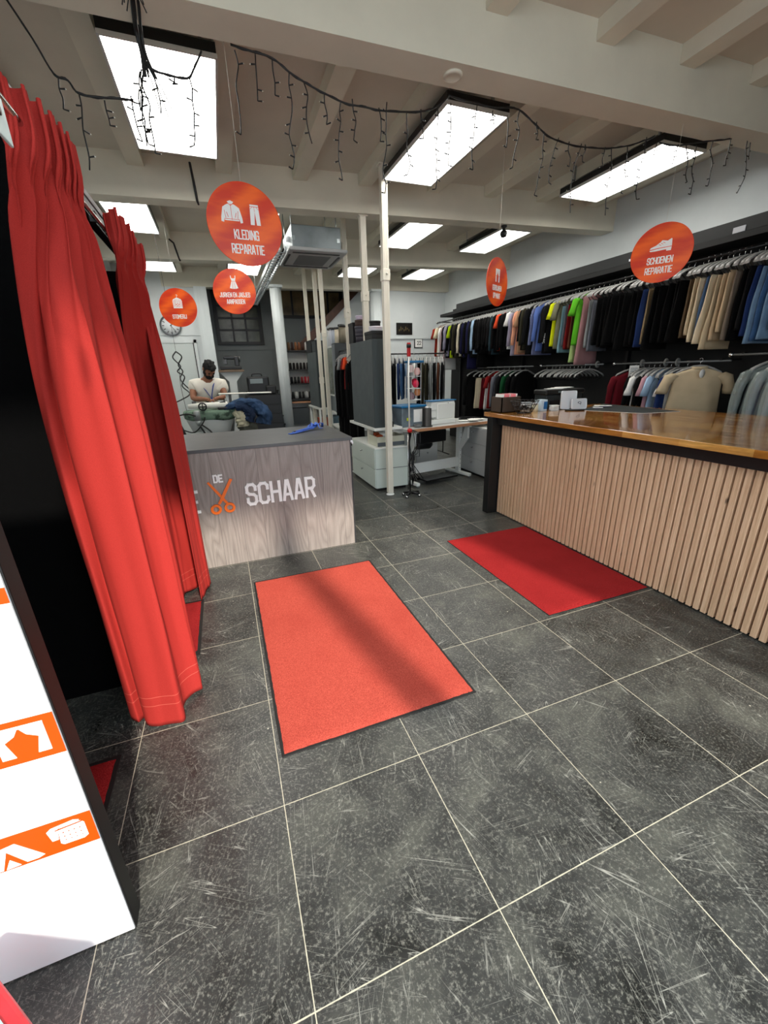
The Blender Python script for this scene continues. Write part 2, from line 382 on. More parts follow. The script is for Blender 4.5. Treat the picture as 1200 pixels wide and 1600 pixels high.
# small scissors decal on the glass near the totem
m=MB(); fr=((-.52,-.372,1.12),(1,0,0),(0,0,1),(0,-1,0))
strip(m,[(-.08,.16),(.07,-.05)],.012,fr,.001); strip(m,[(.10,.13),(-.06,-.04)],.012,fr,.001); strip(m,circ(.11,-.08,.045),.012,fr,.001,closed=True); strip(m,circ(-.09,-.09,.045),.012,fr,.001,closed=True)
m.build('glass_decal', mat('frost_decal',(.8,.8,.8),.8), w1)

def beam(name, fy, th, z0=3.5, mt=None, lip=True):
    m=MB(); x0,x1=XL,XR
    def pr_(a,b,z0,z1):
        m.loft([[Vector((x,fy(x)+a,z0)),Vector((x,fy(x)+b,z0)),Vector((x,fy(x)+b,z1)),Vector((x,fy(x)+a,z1))] for x in (x0,x1)], smooth=False)
    pr_(0,th,z0,ZC)
    if lip: pr_(th,th+.02,z0,z0+.045)
    return struct(name, m, mt or BEAMM)
beam('trim_2', y1,.22); beam('trim_3', y2,.20); beam('trim_4', y3,.20); beam('trim_5', y4,.22, lip=False)
k=6
for bay,(ya,yb) in enumerate([(lambda x:-.3,y1),(lambda x:y1(x)+.22,y2),(lambda x:y2(x)+.20,y3),(lambda x:y3(x)+.20,y4)]):
    for x in (-1.35,-.52,.36,1.20,1.98,2.87,3.68,4.47,5.3):
        if bay in (2,3) and x in (1.98,): pass
        m=MB(); wd=.08
        m.loft([[Vector((x-wd,y_,3.78)),Vector((x+wd,y_,3.78)),Vector((x+wd,y_,ZC)),Vector((x-wd,y_,ZC))] for y_ in (ya(x),yb(x))], smooth=False)
        struct('trim_%d'%k, m, BEAMM); k+=1
# ribbed columns and the pilaster
def column(n,cx,cy,r,z1):
    m=MB(); ring=[]; pr_=[]
    for a in range(48):
        t=2*math.pi*a/48; q_=r*(1-.045*(a%4==0)); pr_.append((q_*math.cos(t),q_*math.sin(t)))
    m.loft([[Vector((cx+p[0],cy+p[1],z)) for p in pr_] for z in (0,z1)])
    m.box(cx-r*1.15,cy-r*1.15,z1-.05,cx+r*1.15,cy+r*1.15,z1)
    struct('trim_%d'%n, m, COLW)
column(50,1.42,10.35,.125,3.5); column(51,3.86,10.45,.16,3.5)
m=MB(); m.box(-.28,10.78,0,-.02,11.0,3.5)
for i in range(4): m.box(-.26+i*.06,10.765,0,-.225+i*.06,10.785,3.5)
struct('trim_52', m, COLW)
# door in the left back wall
d=MB(); sc=1.085
d.box(-1.27,10.905,.02,-.46,10.945,2.36,.004); dr=struct('door_1', d, mat('door_paint',(.80,.83,.82),.5))
f_=MB(); f_.box(-1.33,10.89,0,-1.27,10.95,2.43); f_.box(-.46,10.89,0,-.40,10.95,2.43); f_.box(-1.33,10.89,2.36,-.40,10.95,2.43); f_.build('door_frame', WALL, dr)
MB().box(-.478,10.884,.02,-.460,10.904,2.36).build('door_gap', BLACKP, dr)
m=MB(); m.box(XL,10.93,2.52,-.28,10.95,2.56); struct('trim_53', m, WALL)
# rear windows
def rear_window(n,x0,x1,z0,z1,nx,nz,glass):
    m=MB(); y=12.94
    m.box(x0-.10,y-.03,z0-.08,x0,y+.06,z1+.08); m.box(x1,y-.03,z0-.08,x1+.10,y+.06,z1+.08); m.box(x0,y-.03,z0-.08,x1,y+.06,z0); m.box(x0,y-.03,z1,x1,y+.06,z1+.08)
    for i in range(1,nx): xx=x0+(x1-x0)*i/nx; m.box(xx-.026,y-.01,z0,xx+.026,y+.05,z1)
    for i in range(1,nz): zz=z0+(z1-z0)*i/nz; m.box(x0,y-.012,zz-.026,x1,y+.048,zz+.026)
    fr=struct('window_%d'%n, m, BLACKP)
    MB().box(x0,y+.01,z0,x1,y+.03,z1).build('glass_pane', glass, fr)
gz_=mat('dim_window_glass',(.30,.31,.25),.25,vary=(3,.5)); ga_=mat('amber_window_glass',(.50,.42,.28),.3,vary=(2.5,.5))
rear_window(2,.17,1.22,2.52,3.72,3,4,gz_); rear_window(3,1.86,3.60,3.22,3.84,5,1,ga_)
struct('trim_54', MB().box(-.28,12.96,2.3,4.5,13.0,2.34), GREYW)
for i,x in enumerate((.55,1.5,2.2)): struct('trim_%d'%(55+i), MB().box(x,12.97,0,x+.03,13.0,2.3), GREYW)
# stair: white side wall, brown stringer, dark lower steps
m=MB(); m.poly([(1.62,0),(4.49,0),(4.49,3.75),(3.72,3.75),(1.62,1.84)],((0,11.4,0),(1,0,0),(0,0,1),(0,1,0)),.06); struct('wall_stair', m, WALL)
m=MB(); m.poly([(1.45,1.69),(1.62,1.72),(3.80,3.70),(3.80,3.84),(3.72,3.84),(1.45,1.86)],((0,11.34,0),(1,0,0),(0,0,1),(0,1,0)),.06); struct('trim_58', m, mat('brown_stair_stringer',(.30,.17,.10),.5,vary=(10,.2)))
m=MB()
for i in range(6): m.box(.55+.0*i,10.0+.16*i,0,1.30,11.0,.30+.19*i); m.box(.53,9.98+.16*i,.28+.19*i,1.31,10.02+.16*i,.31+.19*i)
struct('trim_59', m, mat('dark_steps',(.07,.07,.075),.55))
# work floor raised a step behind the desk
struct('trim_60', MB().box(-1.75,5.7,0,.9,9.9,.18), mat('dark_platform',(.10,.10,.10),.6))
# smoke-detector style disc on the underside of the front beam, small cable on the second
m=MB().lathe([(0,0),(.065,0),(.062,-.012),(.045,-.016),(.04,-.012),(.0,-.014)],(1.74,3.10,3.5),28)
tag(m.build('ceiling_cover_plate', BEAMM),'round painted cover plate on the underside of the front ceiling beam','cover plate')
m=MB().tube([(.02,5.60,3.77),(.03,5.74,3.68),(.035,5.76,3.6),(.04,5.78,3.49),(.05,5.80,3.46)],[.012,.013,.014,.013,.010],8)
tag(m.build('black_cable', BLACKP),'black cable hanging down the face of the second ceiling beam by the largest lit panel','cable')
m=MB().tube([(-.45,8.25,3.72),(-.40,8.36,3.70),(-.38,8.42,3.60),(-.36,8.44,3.5),(-.35,8.46,3.47)],[.012,.014,.015,.014,.016],8)
tag(m.build('black_cable', BLACKP),'short black cable drooping over the third ceiling beam beside a lit panel','cable')

# ================================================================== CEILING PANELS
PM=mat('panel_diffuser',(1,1,1),.5,emit=((1,.99,.96),PANEL_E)); FRM=mat('panel_frame',(.80,.80,.79),.4); DK=mat('panel_housing_black',(.03,.035,.04),.6)
def panel(cx,cy,w_,l_,label,zc=3.62,hang=True):
    t=thing('ceiling_light',(cx,cy,zc+.03),label,'ceiling light','lit ceiling panels')
    x0,x1,ya,yb=cx-w_/2,cx+w_/2,cy-l_/2,cy+l_/2
    m=MB(); b=.016
    m.box(x0,ya,zc,x0+b,yb,zc+.025); m.box(x1-b,ya,zc,x1,yb,zc+.025); m.box(x0+b,ya,zc,x1-b,ya+b,zc+.025); m.box(x0+b,yb-b,zc,x1-b,yb,zc+.025)
    m.build('frame', FRM, t)
    MB().box(x0+b,ya+b,zc+.006,x1-b,yb-b,zc+.02).build('diffuser', PM, t)
    MB().box(x0+.004,ya+.004,zc+.026,x1-.004,yb-.004,zc+.085).build('housing', DK, t)
    h=MB()
    for sx_ in (x0+.08,x1-.1):
        for sy in (ya+.12,yb-.14): h.box(sx_,sy,zc+.08,sx_+.02,sy+.02,3.9)
    h.build('hanger', GALV, t)
    t['label']=label
    return t
for a in [(-.062,4.36,.69,1.42,'largest lit ceiling panel, nearest on the left above the tangled fairy lights'),
 (2.27,4.31,.60,1.42,'bright ceiling panel directly right of the nearest white post top'),
 (4.56,4.17,.61,1.34,'front right lit ceiling panel above the clothes rail'),
 (-.79,7.0,.53,1.28,'lit ceiling panel beyond the second beam above the curtained booths'),
 (.74,6.9,.6,1.3,'lit ceiling panel mostly hidden behind the largest orange disc'),
 (3.08,6.76,.55,1.32,'lit ceiling panel beyond the second beam, middle of the row beside the posts'),
 (4.59,6.70,.56,1.26,'lit ceiling panel beyond the second beam with the small camera hanging before it'),
 (-.82,9.6,.62,1.0,'far left lit ceiling panel above the wall clock'),
 (.74,9.55,.62,1.0,'far lit ceiling panel partly behind the dress repair disc'),
 (3.02,9.32,.60,.96,'far lit ceiling panel seen between the white posts'),
 (4.50,9.18,.58,1.02,'far right lit ceiling panel in the last bay')]:
    panel(*a)

# ================================================================== WHITE POSTS in a row
def post(x,y,z1,label,w_=.072,joint=None):
    t=thing('support_post',(x,y,0),label,'post','row of white steel posts')
    m=MB(); h=w_/2
    m.box(x-h,y-h,.03,x+h,y+h,z1,.004)
    for s_ in (-.4,.4): m.box(x+h*s_-.006,y-h-.004,.05,x+h*s_+.006,y-h,z1)
    m.build('shaft', CREAMM, t)
    MB().lathe([(.02,.0),(.055,.0),(.055,.012),(.03,.02),(.016,.03),(.016,.05)],(x,y,0),20).build('foot', WHITEM, t)
    MB().box(x-.06,y-.05,z1-.012,x+.06,y+.05,z1).build('head_plate', CREAMM, t)
    if joint:
        c=MB(); c.box(x-h-.008,y-h-.010,joint-.07,x+h+.008,y+h+.008,joint+.05,.004); c.lathe([(0,-.03),(.012,-.03),(.012,0)],(x,y-h+.005,joint),10,'y'); c.build('clamp', CREAMM, t)
post(1.995,5.07,3.78,'white steel post nearest of the row, standing before the pale drawer cabinet',.075,2.72)
post(1.965,5.75,3.5,'white steel post second in the row, ending behind the stacked round boxes',.075,2.6)
post(1.965,6.62,3.78,'white steel post third in the row, just right of the ceiling air unit',.07,2.5)
post(1.965,8.25,3.5,'white steel post fourth in the row behind the air unit',.07,2.35)
post(1.965,8.75,3.78,'white steel post fifth in the row, foot by the white frame',.07,1.5)
post(1.965,9.75,3.78,'farthest white steel post, in front of the brown stair stringer',.07)

# ================================================================== HANGING AIR UNIT with cable tray
t=thing('air_conditioning_unit',(1.45,6.45,3.12),'square ceiling cassette air unit with a bare metal body hung on rods','air conditioner')
MB().box(1.12,6.12,3.20,1.78,6.85,3.46,.01).build('body', mat('unit_steel',(.50,.53,.54),.4,.6,vary=(5,.2)), t)
MB().box(1.06,6.02,3.145,1.84,6.98,3.19,.02).build('fascia', mat('unit_fascia',(.70,.71,.71),.5), t)
g_=MB(); g_.box(1.12,6.12,3.138,1.75,6.16,3.146); g_.box(1.10,6.84,3.138,1.76,6.88,3.146); g_.box(1.08,6.25,3.138,1.11,6.8,3.146); g_.box(1.76,6.25,3.138,1.79,6.8,3.146); g_.build('air_slot', BLACKP, t)
g_=MB()
for i in range(14): g_.box(1.22,6.26+i*.038,3.138,1.66,6.272+i*.038,3.146)
g_.build('intake_grille', GREYP, t)
for x_,yy in ((1.14,6.2),(1.74,6.2),(1.14,6.78),(1.74,6.78)):
    MB().tube([(x_,yy,3.2),(x_,yy,3.9)],.006,6).build('rod', GALV, t); MB().box(x_-.02,yy-.09,3.28,x_+.02,yy-.05,3.33).build('bracket', GALV, t)
MB().tube([(1.07,6.3,3.33),(1.13,6.3,3.33)],.035,10).build('pipe_stub', WHITEP, t)
t=thing('cable_tray',(.95,7.2,3.15),'galvanised cable tray running from the air unit to the back wall','cable tray')
def tray(m,z): 
    for i in range(30):
        y_=6.1+i*.15; m.box(.88,y_,z,1.02,y_+.02,z+.006)
    m.box(.875,6.05,z,.885,10.6,z+.06); m.box(1.015,6.05,z,1.025,10.6,z+.06)
m=MB(); tray(m,3.12); m.build('tray', GALV, t)
m=MB(); m.tube([(.94,6.05,3.15),(.94,10.6,3.15)],.018,8); m.build('insulated_pipe', mat('white_pipe',(.9,.92,.92),.4), t)
m=MB(); m.tube([(.99,6.05,3.15),(.99,10.6,3.15)],.012,8); m.build('pipe', BLACKP, t)
for y_ in (6.4,8.0,9.6): MB().tube([(.93,y_,3.12),(.93,y_,3.9)],.005,6).build('rod', GALV, t)
# camera
t=thing('security_camera',(3.98,5.50,3.5),'small dark dome camera hanging from the second beam before a lit panel','camera')
MB().lathe([(0,0),(.04,0),(.04,-.02),(.02,-.03),(.02,-.06)],(3.98,5.56,3.5),16).build('mount', BLACKP, t); MB().lathe([(.02,0),(.045,-.02),(.05,-.05),(.035,-.085),(0,-.095)],(3.98,5.56,3.45),16).build('dome', BLACKP, t)
MB().lathe([(0,0),(.018,0),(.018,-.01),(0,-.01)],(3.98,5.51,3.39),12,'y').build('lens', GREYP, t)

# ================================================================== HANGING DISC SIGNS
q = N('orange_disc_print', rough=.35); wv=q.n('TexWave', iVector=q.mapp((1,1,1),(0,math.radians(38),0)), iScale=1.6, iDistortion=2.2, iDetail=2.0); wv.bands_direction='Z'
n5=q.noise(q.mapp((2,2,9),(0,math.radians(38),0)),2.5,3)
q.out(Base_Color=q.mix(q.rng(q.math('ADD',q.math('MULTIPLY',wv.outputs['Fac'],.5),q.math('MULTIPLY',n5,.7)),.35,.85,0,1), lin((.86,.20,.02)), lin((1.0,.40,.04))))
DISC=q.m
def icon(kind, a, b, fr):
    """a: white shapes, b: orange cut lines over them; unit about .1 m"""
    d=.0008
    if kind=='jacket':
        a.poly([(-.045,-.045),(-.045,.02),(-.03,.042),(-.012,.05),(.012,.05),(.03,.042),(.045,.02),(.045,-.045)],fr,d)
        a.poly([(-.030,.042),(-.052,.028),(-.066,-.028),(-.068,-.052),(-.052,-.056),(-.040,-.01)],fr,d); a.poly([(.030,.042),(.040,-.01),(.052,-.056),(.068,-.052),(.066,-.028),(.052,.028)],fr,d)
        a.poly([(-.012,.05),(-.02,.06),(0,.068),(.02,.06),(.012,.05)],fr,d)
        strip(b,[(0,.048),(0,-.04)],.0025,fr,d,d); strip(b,[(-.045,-.036),(.045,-.036)],.0022,fr,d,d)
        strip(b,[(-.022,-.025),(-.03,0)],.003,fr,d,d); strip(b,[(.022,-.025),(.03,0)],.003,fr,d,d); strip(b,[(-.043,.01),(-.038,-.03)],.0025,fr,d,d); strip(b,[(.043,.01),(.038,-.03)],.0025,fr,d,d); strip(b,[(-.018,.052),(0,.040),(.018,.052)],.003,fr,d,d)
    if kind=='trousers':
        a.poly([(-.027,.058),(.027,.058),(.034,-.058),(.008,-.058),(.001,.02),(-.006,-.058),(-.032,-.058)],fr,d)
        strip(b,[(-.028,.046),(.028,.046)],.0025,fr,d,d); strip(b,[(0,.045),(0,.02)],.002,fr,d,d); strip(b,[(-.026,.032),(-.014,.044)],.002,fr,d,d); strip(b,[(.026,.032),(.014,.044)],.002,fr,d,d)
    if kind=='dress':
        a.poly([(-.030,.07),(-.022,.07),(-.020,.045),(0,.04),(.020,.045),(.022,.07),(.030,.07),(.028,.045),(.020,.015),(.048,-.060),(.02,-.068),(-.02,-.068),(-.048,-.060),(-.020,.015),(-.028,.045)],fr,d)
        strip(b,[(-.020,.012),(.020,.012)],.003,fr,d,d); strip(b,[(-.008,.005),(-.016,-.066)],.0025,fr,d,d); strip(b,[(.008,.005),(.016,-.066)],.0025,fr,d,d)
    if kind=='hung':
        a.poly([(-.05,-.06),(-.052,.02),(-.042,.038),(0,.056),(.042,.038),(.052,.02),(.05,-.06)],fr,d)
        strip(a,[(0,.055),(0,.068),(.010,.074),(.006,.084),(-.006,.082)],.004,fr,d)
        for xx in (-.028,.028): strip(b,[(xx*1.35,.024),(xx*1.45,-.045)],.003,fr,d,d)
        strip(b,[(-.02,.034),(-.024,-.02),(0,-.012),(.024,-.02),(.02,.034)],.0035,fr,d,d); strip(b,[(0,.034),(0,-.012)],.003,fr,d,d); strip(b,circ(-.014,-.034,.011,14),.003,fr,d,d,True); strip(b,circ(.014,-.034,.011,14),.003,fr,d,d,True)
    if kind=='curtain':
        a.poly([(-.045,.06),(.045,.06),(.045,.048),(-.045,.048)],fr,d)
        a.poly([(-.045,.05),(0,.05),(-.006,.02),(-.024,-.008),(-.020,-.062),(-.042,-.062),(-.042,-.01)],fr,d); a.poly([(0,.05),(.045,.05),(.042,-.01),(.042,-.062),(.020,-.062),(.024,-.008),(.006,.02)],fr,d)
        strip(b,[(-.042,-.008),(-.024,-.006)],.003,fr,d,d); strip(b,[(.042,-.008),(.024,-.006)],.003,fr,d,d)
    if kind=='shoe':
        a.poly([(-.075,-.020),(-.070,-.008),(-.040,.002),(-.012,.022),(-.004,.032),(.030,.024),(.050,.036),(.056,.034),(.060,-.012),(-.03,-.016)],fr,d)
        a.poly([(-.076,-.026),(-.03,-.020),(.060,-.016),(.058,-.040),(.030,-.040),(.028,-.030),(-.04,-.034),(-.070,-.033)],fr,d)
        for i in range(3): strip(b,[(-.020+i*.012,.006+i*.006),(-.008+i*.012,.000+i*.006)],.0025,fr,d,d)
        strip(b,[(-.076,-.022),(-.03,-.017),(.060,-.014)],.003,fr,d,d)
def disc(c, D_, yaw, icons, lines, label, ztop, th=.13):
    cx,cy,cz=c
    t=thing('hanging_sign',(cx,cy,cz),label,'sign')
    U=Vector((math.cos(yaw),math.sin(yaw),0)); Nn=Vector((math.sin(yaw),-math.cos(yaw),0)); fr=((cx,cy,cz),U,(0,0,1),Nn)
    r=D_/2; m=MB(); m.poly(circ(0,0,r,72),fr,.005,-.0025); dk=m.build('disc', DISC, t)
    m=MB(); P_=circ(0,0,r-.0012,72)
    for p,q_ in zip(P_,P_[1:]+P_[:1]): seg(m,p,q_,.0035,fr,.0008,.0025)
    m.build('edge_line', ORGB, t)
    fo=Vector((cx,cy,cz))+Nn*.0026; a=MB(); b=MB()
    for kind,ux,uz,s_ in icons:
        f2=(fo+U*ux*D_+Vector((0,0,uz*D_)),U*s_*D_/.48,Vector((0,0,1))*s_*D_/.48,Nn); icon(kind,a,b,f2)
    for s_,uz,h in lines: text(a,s_,h*D_,(fo,U,(0,0,1),Nn),.0008,0,uz*D_,wf=.72,sw=.19,sp=.22,center=True)
    a.build('lettering_and_pictogram', WLET, t)
    b.build('pictogram_line', ORGB, t)
    MB().tube([(cx,cy,cz+r-.012),(cx,cy,ztop)],.0013,5).build('string', mat('white_string',(.85,.84,.8),.7), t)
    return t
disc((.315,3.44,2.63),.50,math.radians(3),[('jacket',-.17,.13,1.0),('trousers',.14,.13,1.0)],[('KLEDING',-.17,.105),('REPARATIE',-.345,.105)],'large orange disc reading KLEDING REPARATIE with jacket and trousers, nearest to the ceiling lights',3.9)
disc((.315,5.88,2.615),.50,math.radians(-9),[('dress',0,.20,1.0)],[('JURKEN EN JASJES',-.12,.095),('AANPASSEN',-.27,.095)],'orange disc with a dress reading JURKEN EN JASJES AANPASSEN before the dark window',3.5)
disc((-.42,7.05,2.575),.50,math.radians(-9),[('hung',0,.13,1.15)],[('STOMERIJ',-.28,.10)],'orange disc reading STOMERIJ overlapping the wall clock',3.9)
disc((3.03,4.30,2.54),.48,math.radians(27),[('curtain',0,.14,1.05)],[('GORDIJNEN',-.17,.10),('OP MAAT',-.33,.10)],'orange disc turned edge-ways with a curtain pictogram over the far clothes rail',3.9)
disc((3.86,3.02,2.575),.47,math.radians(-57),[('shoe',.0,.13,1.25)],[('SCHOENEN',-.17,.105),('REPARATIE',-.34,.105)],'orange disc with a white shoe reading SCHOENEN REPARATIE in front of the hangers',3.5)
# ================================================================== MATS
def floor_mat(x0,y0,x1,y1_,label,mt,h=.010,border=.014):
    t=thing('door_mat',((x0+x1)/2,(y0+y1_)/2,0),label,'mat')
    MB().box(x0,y0,.0005,x1,y1_,.005,.002).build('rubber_base', RUB, t)
    m=MB(); b=border
    nx=int((x1-x0)/.03); ny=int((y1_-y0)/.03)
    def fn(u,v):
        x=x0+b+(x1-x0-2*b)*u; y=y0+b+(y1_-y0-2*b)*v
        e=min(u,1-u)*(x1-x0); e2=min(v,1-v)*(y1_-y0); k_=min(1,min(e,e2)/.012)
        return Vector((x+R.uniform(-.0015,.0015),y+R.uniform(-.0015,.0015),.0052+(h-.004)*k_+R.uniform(-.0006,.0006)))
    m.sheet(fn,max(nx,8),max(ny,8)); m.build('pile', mt, t)
    return t
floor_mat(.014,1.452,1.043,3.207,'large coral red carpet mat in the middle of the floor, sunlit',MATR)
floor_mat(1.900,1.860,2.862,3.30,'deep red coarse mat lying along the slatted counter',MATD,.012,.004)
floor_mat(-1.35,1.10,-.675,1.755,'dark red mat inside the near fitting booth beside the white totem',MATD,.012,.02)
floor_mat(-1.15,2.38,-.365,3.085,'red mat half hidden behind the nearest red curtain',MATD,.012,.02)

# ================================================================== ADVERTISING TOTEM
t=thing('display_totem',(-.9,1.05,0),'white floor standing advertising totem with orange bands and a black edge','advertising totem')
x0,x1,zt=-1.32,-.497,1.95
MB().box(x0,1.024,.0,x1,1.085,zt,.003).build('body', BLACKP, t)
MB().box(x0+.004,1.018,.006,x1-.004,1.0235,zt-.006).build('front_panel', mat('glossy_white_panel',(.95,.96,.97),.25,coat=.3), t)
TF=((0,1.0178,0),(1,0,0),(0,0,1),(0,-1,0))
for za,zb in ((.757,.885),(.428,.541),(1.19,1.228),(1.46,1.57)):
    m=MB(); m.poly([(x0+.004,za),(x1-.004,za),(x1-.004,zb),(x0+.004,zb)],TF,.0006); m.build('orange_band', ORGB, t)
def at(x,z,s=1.0): return ((x,1.0170,z),(s,0,0),(0,0,s),(0,-1,0))
m=MB(); fr=at(-.575,.823,1.0)
m.poly([(-.05,.045),(.05,.045),(.05,.036),(-.05,.036)],fr,.0006)
m.poly([(-.05,.04),(0,.04),(-.012,.018),(-.034,.004),(-.022,-.045),(-.05,-.045)],fr,.0006); m.poly([(0,.04),(.05,.04),(.05,-.045),(.022,-.045),(.034,.004),(.012,.018)],fr,.0006)
m.build('pictogram', WLET, t); m=MB(); fr=at(-.90,.823,1.0)
m.poly([(-.05,.045),(.05,.045),(.05,-.045),(-.05,-.045)],fr,.0006)
m.build('pictogram', WLET, t)
m=MB(); fr=at(-.553,.487,.9)   # folded quilt
m.poly([(-.035,-.03),(-.03,.028),(.028,.034),(.036,.024),(.036,-.03),(.024,-.038),(-.028,-.038)],fr,.0006)
m.poly([(-.052,-.012),(-.058,.028),(-.046,.038),(.012,.046),(.026,.040),(.024,.034),(-.030,.030),(-.036,-.012)],fr,.0006)
m.build('pictogram', WLET, t); m=MB(); fr=at(-.685,.472,1.0)  # tent
m.poly([(-.06,-.04),(-.02,.035),(.01,.04),(.06,-.03),(.045,-.036),(.02,-.036),(-.012,.02),(-.032,-.04)],fr,.0006)
m.poly([(-.012,-.01),(-.026,-.04),(.006,-.038)],fr,.0006)
m.build('pictogram', WLET, t); m=MB(); fr=at(-.90,.485,1.0); m.poly([(-.05,-.04),(.05,-.04),(.05,.04),(-.05,.04)],fr,.0006)
m.build('pictogram', WLET, t)
b=MB(); fr=at(-.553,.487,.9)
for i in range(4):
    for j in range(3): b.poly(circ(-.020+i*.014,-.022+j*.016,.002,8),fr,.0006,.0006)
strip(b,[(-.036,.026),(.030,.032)],.003,fr,.0006,.0006); b.build('pictogram_line', ORGB, t)
# corner of a leaflet display right by the camera, bottom left
t=thing('leaflet_box',(-.719,.723,0),'corner of a small red and teal leaflet box at the bottom left of the floor','leaflet box')
RZ=Matrix.Translation((-.719,.723,0))@Matrix.Rotation(math.radians(-48),4,'Z')
MB().box(-.16,-.10,.0,.16,.10,.30,.01,M=RZ).build('box', mat('leaflet_red',(.72,.12,.16),.5,vary=(12,.3)), t)
MB().box(-.15,-.09,.3005,.05,.070,.306,M=RZ).build('card', mat('leaflet_teal',(.60,.78,.76),.5), t)
MB().box(.052,.02,.3005,.075,.085,.304,M=RZ).build('sticker', mat('leaflet_yellow',(.88,.72,.30),.5), t)

# ================================================================== FITTING BOOTHS
def booth(name,mb,label,mt=BOOTH): return tag(mb.build(name,mt),label,'partition')
booth('booth_partition', MB().box(-1.78,2.262,0,-.455,2.29,2.30).box(-1.78,2.262,2.30,-.62,2.29,2.62),'black partition between the two fitting booths behind the nearest curtain')
booth('booth_partition', MB().box(-1.78,3.40,0,-.385,3.43,2.30),'black end partition of the far fitting booth behind the far curtain')
booth('booth_partition', MB().box(-1.795,.30,0,-1.782,3.43,2.30),'black back lining of the fitting booths')
t=thing('booth_header',(-.42,2.3,2.35),'black header bar with a grey top strip along the fitting booths','header bar')
MB().box(-.455,.6,2.30,-.405,3.43,2.345,.002).build('bar', BLACKP, t)
MB().box(-.46,.6,2.346,-.40,3.43,2.372,.002).build('top_strip', mat('grey_strip',(.52,.53,.53),.5), t)
m=MB().tube([(-.388,.6,2.272),(-.388,3.42,2.272)],.010,12); rail=m.build('curtain_rail', CHROME); tag(rail,'chrome curtain rail running along the fitting booths','curtain rail')
for y_ in (2.28,):
    MB().box(-.41,y_-.012,2.262,-.385,y_+.012,2.30).build('bracket', BLACKP, rail)

def path_fn(pts):
    P_=[Vector(p) for p in pts]; L=[0]
    for a,b_ in zip(P_,P_[1:]): L.append(L[-1]+(b_-a).length)
    def f(s):
        d=s*L[-1]
        for i in range(len(P_)-1):
            if d<=L[i+1]+1e-9:
                u=(d-L[i])/max(L[i+1]-L[i],1e-9); 
                # catmull-rom
                p0=P_[max(i-1,0)];p1=P_[i];p2=P_[i+1];p3=P_[min(i+2,len(P_)-1)]
                return .5*((2*p1)+(p2-p0)*u+(2*p0-5*p1+4*p2-p3)*u*u+(3*p1-p0-3*p2+p3)*u**3)
        return P_[-1].copy()
    return f
def curtain(bottom, top, npl, label, ztop=2.335, zb=.012, hemlift=None, e=2.8, ripple=.012, seed=1, band=.16):
    fb,ft=path_fn([(x,y,0) for x,y in bottom]),path_fn([(x,y,0) for x,y in top])
    t=thing('red_curtain',((top[0][0]+top[-1][0])/2,(top[0][1]+top[-1][1])/2,0),label,'curtain','fitting booth curtains')
    def fn(u,v):
        z=zb+(ztop-zb)*v
        k=max(0,min(1,(z-1.15)/1.05))**e
        B=fb(u); T=ft(u); p=B.lerp(T,k)
        # pleats along the rail
        ph=2*math.pi*npl*u
        hd=max(0,(z-(ztop-band-.12))/(band+.12))
        ph+=.9*noise.noise(Vector((u*5+seed,0,2)))
        amp=.030*k**1.2
        pinch=1-.7*math.exp(-((z-(ztop-band))/.05)**2)
        if z>ztop-band: amp*=1.15
        p.x+=amp*pinch*math.sin(ph)*(1 if z<ztop-band else 1.0); p.y+=amp*.35*pinch*math.sin(2*ph+.6)
        if z>ztop-band-.03:
            q_=min(1,(z-(ztop-band-.03))/.06); p.x+=.009*q_*math.sin(ph*3.0+2*noise.noise(Vector((u*7,seed,1)))); p.y+=.010*q_*math.cos(ph*3.0)
        p.x+=ripple*noise.noise(Vector((u*9+seed,v*1.6,0)))+.006*noise.noise(Vector((u*22+seed,v*4,3)))
        p.y+=ripple*noise.noise(Vector((u*8+seed+9,v*1.6,4)))
        zz=z+(.02*noise.noise(Vector((u*6+seed,0,7))) if v<.02 else 0)
        if v>.97: zz+=.010*math.sin(ph*1.0+.5)*(v-.97)/.03
        if hemlift: zz+=hemlift(u)*max(0,1-v*3)
        return Vector((p.x,p.y,zz))
    MB().sheet(fn,230,90).build('cloth', CURT, t, solid=.003)
    return t
curtain([(-.665,2.05),(-.668,1.97),(-.64,1.925),(-.605,1.955),(-.580,1.885),(-.50,1.852),(-.415,1.846),(-.430,1.95),(-.40,2.01),(-.342,2.045),(-.365,2.09),(-.345,2.12),(-.375,2.17)],
        [(-.415,1.49),(-.375,1.57),(-.357,1.66),(-.353,1.75),(-.356,1.84)],7,'nearest red curtain, wide folds reaching the floor beside the white totem',seed=2,hemlift=lambda u:.0)
curtain([(-.53,3.04),(-.51,3.15),(-.50,3.215),(-.42,3.29),(-.325,3.335),(-.33,3.25),(-.36,3.14),(-.38,3.05)],
        [(-.345,2.34),(-.34,2.5),(-.335,2.75),(-.325,2.96)],6,'far red curtain hanging in front of the grey wooden desk',seed=5,zb=.02,hemlift=lambda u:.0)
MB().box(-.338,1.17,2.105,-.332,1.247,2.185,.002).build('tag_plate', mat('pale_blue_tag',(.72,.80,.80),.4), rail)
MB().lathe([(0,0),(.013,0),(.013,.003),(0,.003)],(-.332,1.205,2.155),16,'x').build('tag_spot', BLACKP, rail); MB().tube([(-.388,1.21,2.272),(-.36,1.21,2.25),(-.335,1.21,2.18)],.003,6).build('tag_loop', BLACKP, rail)

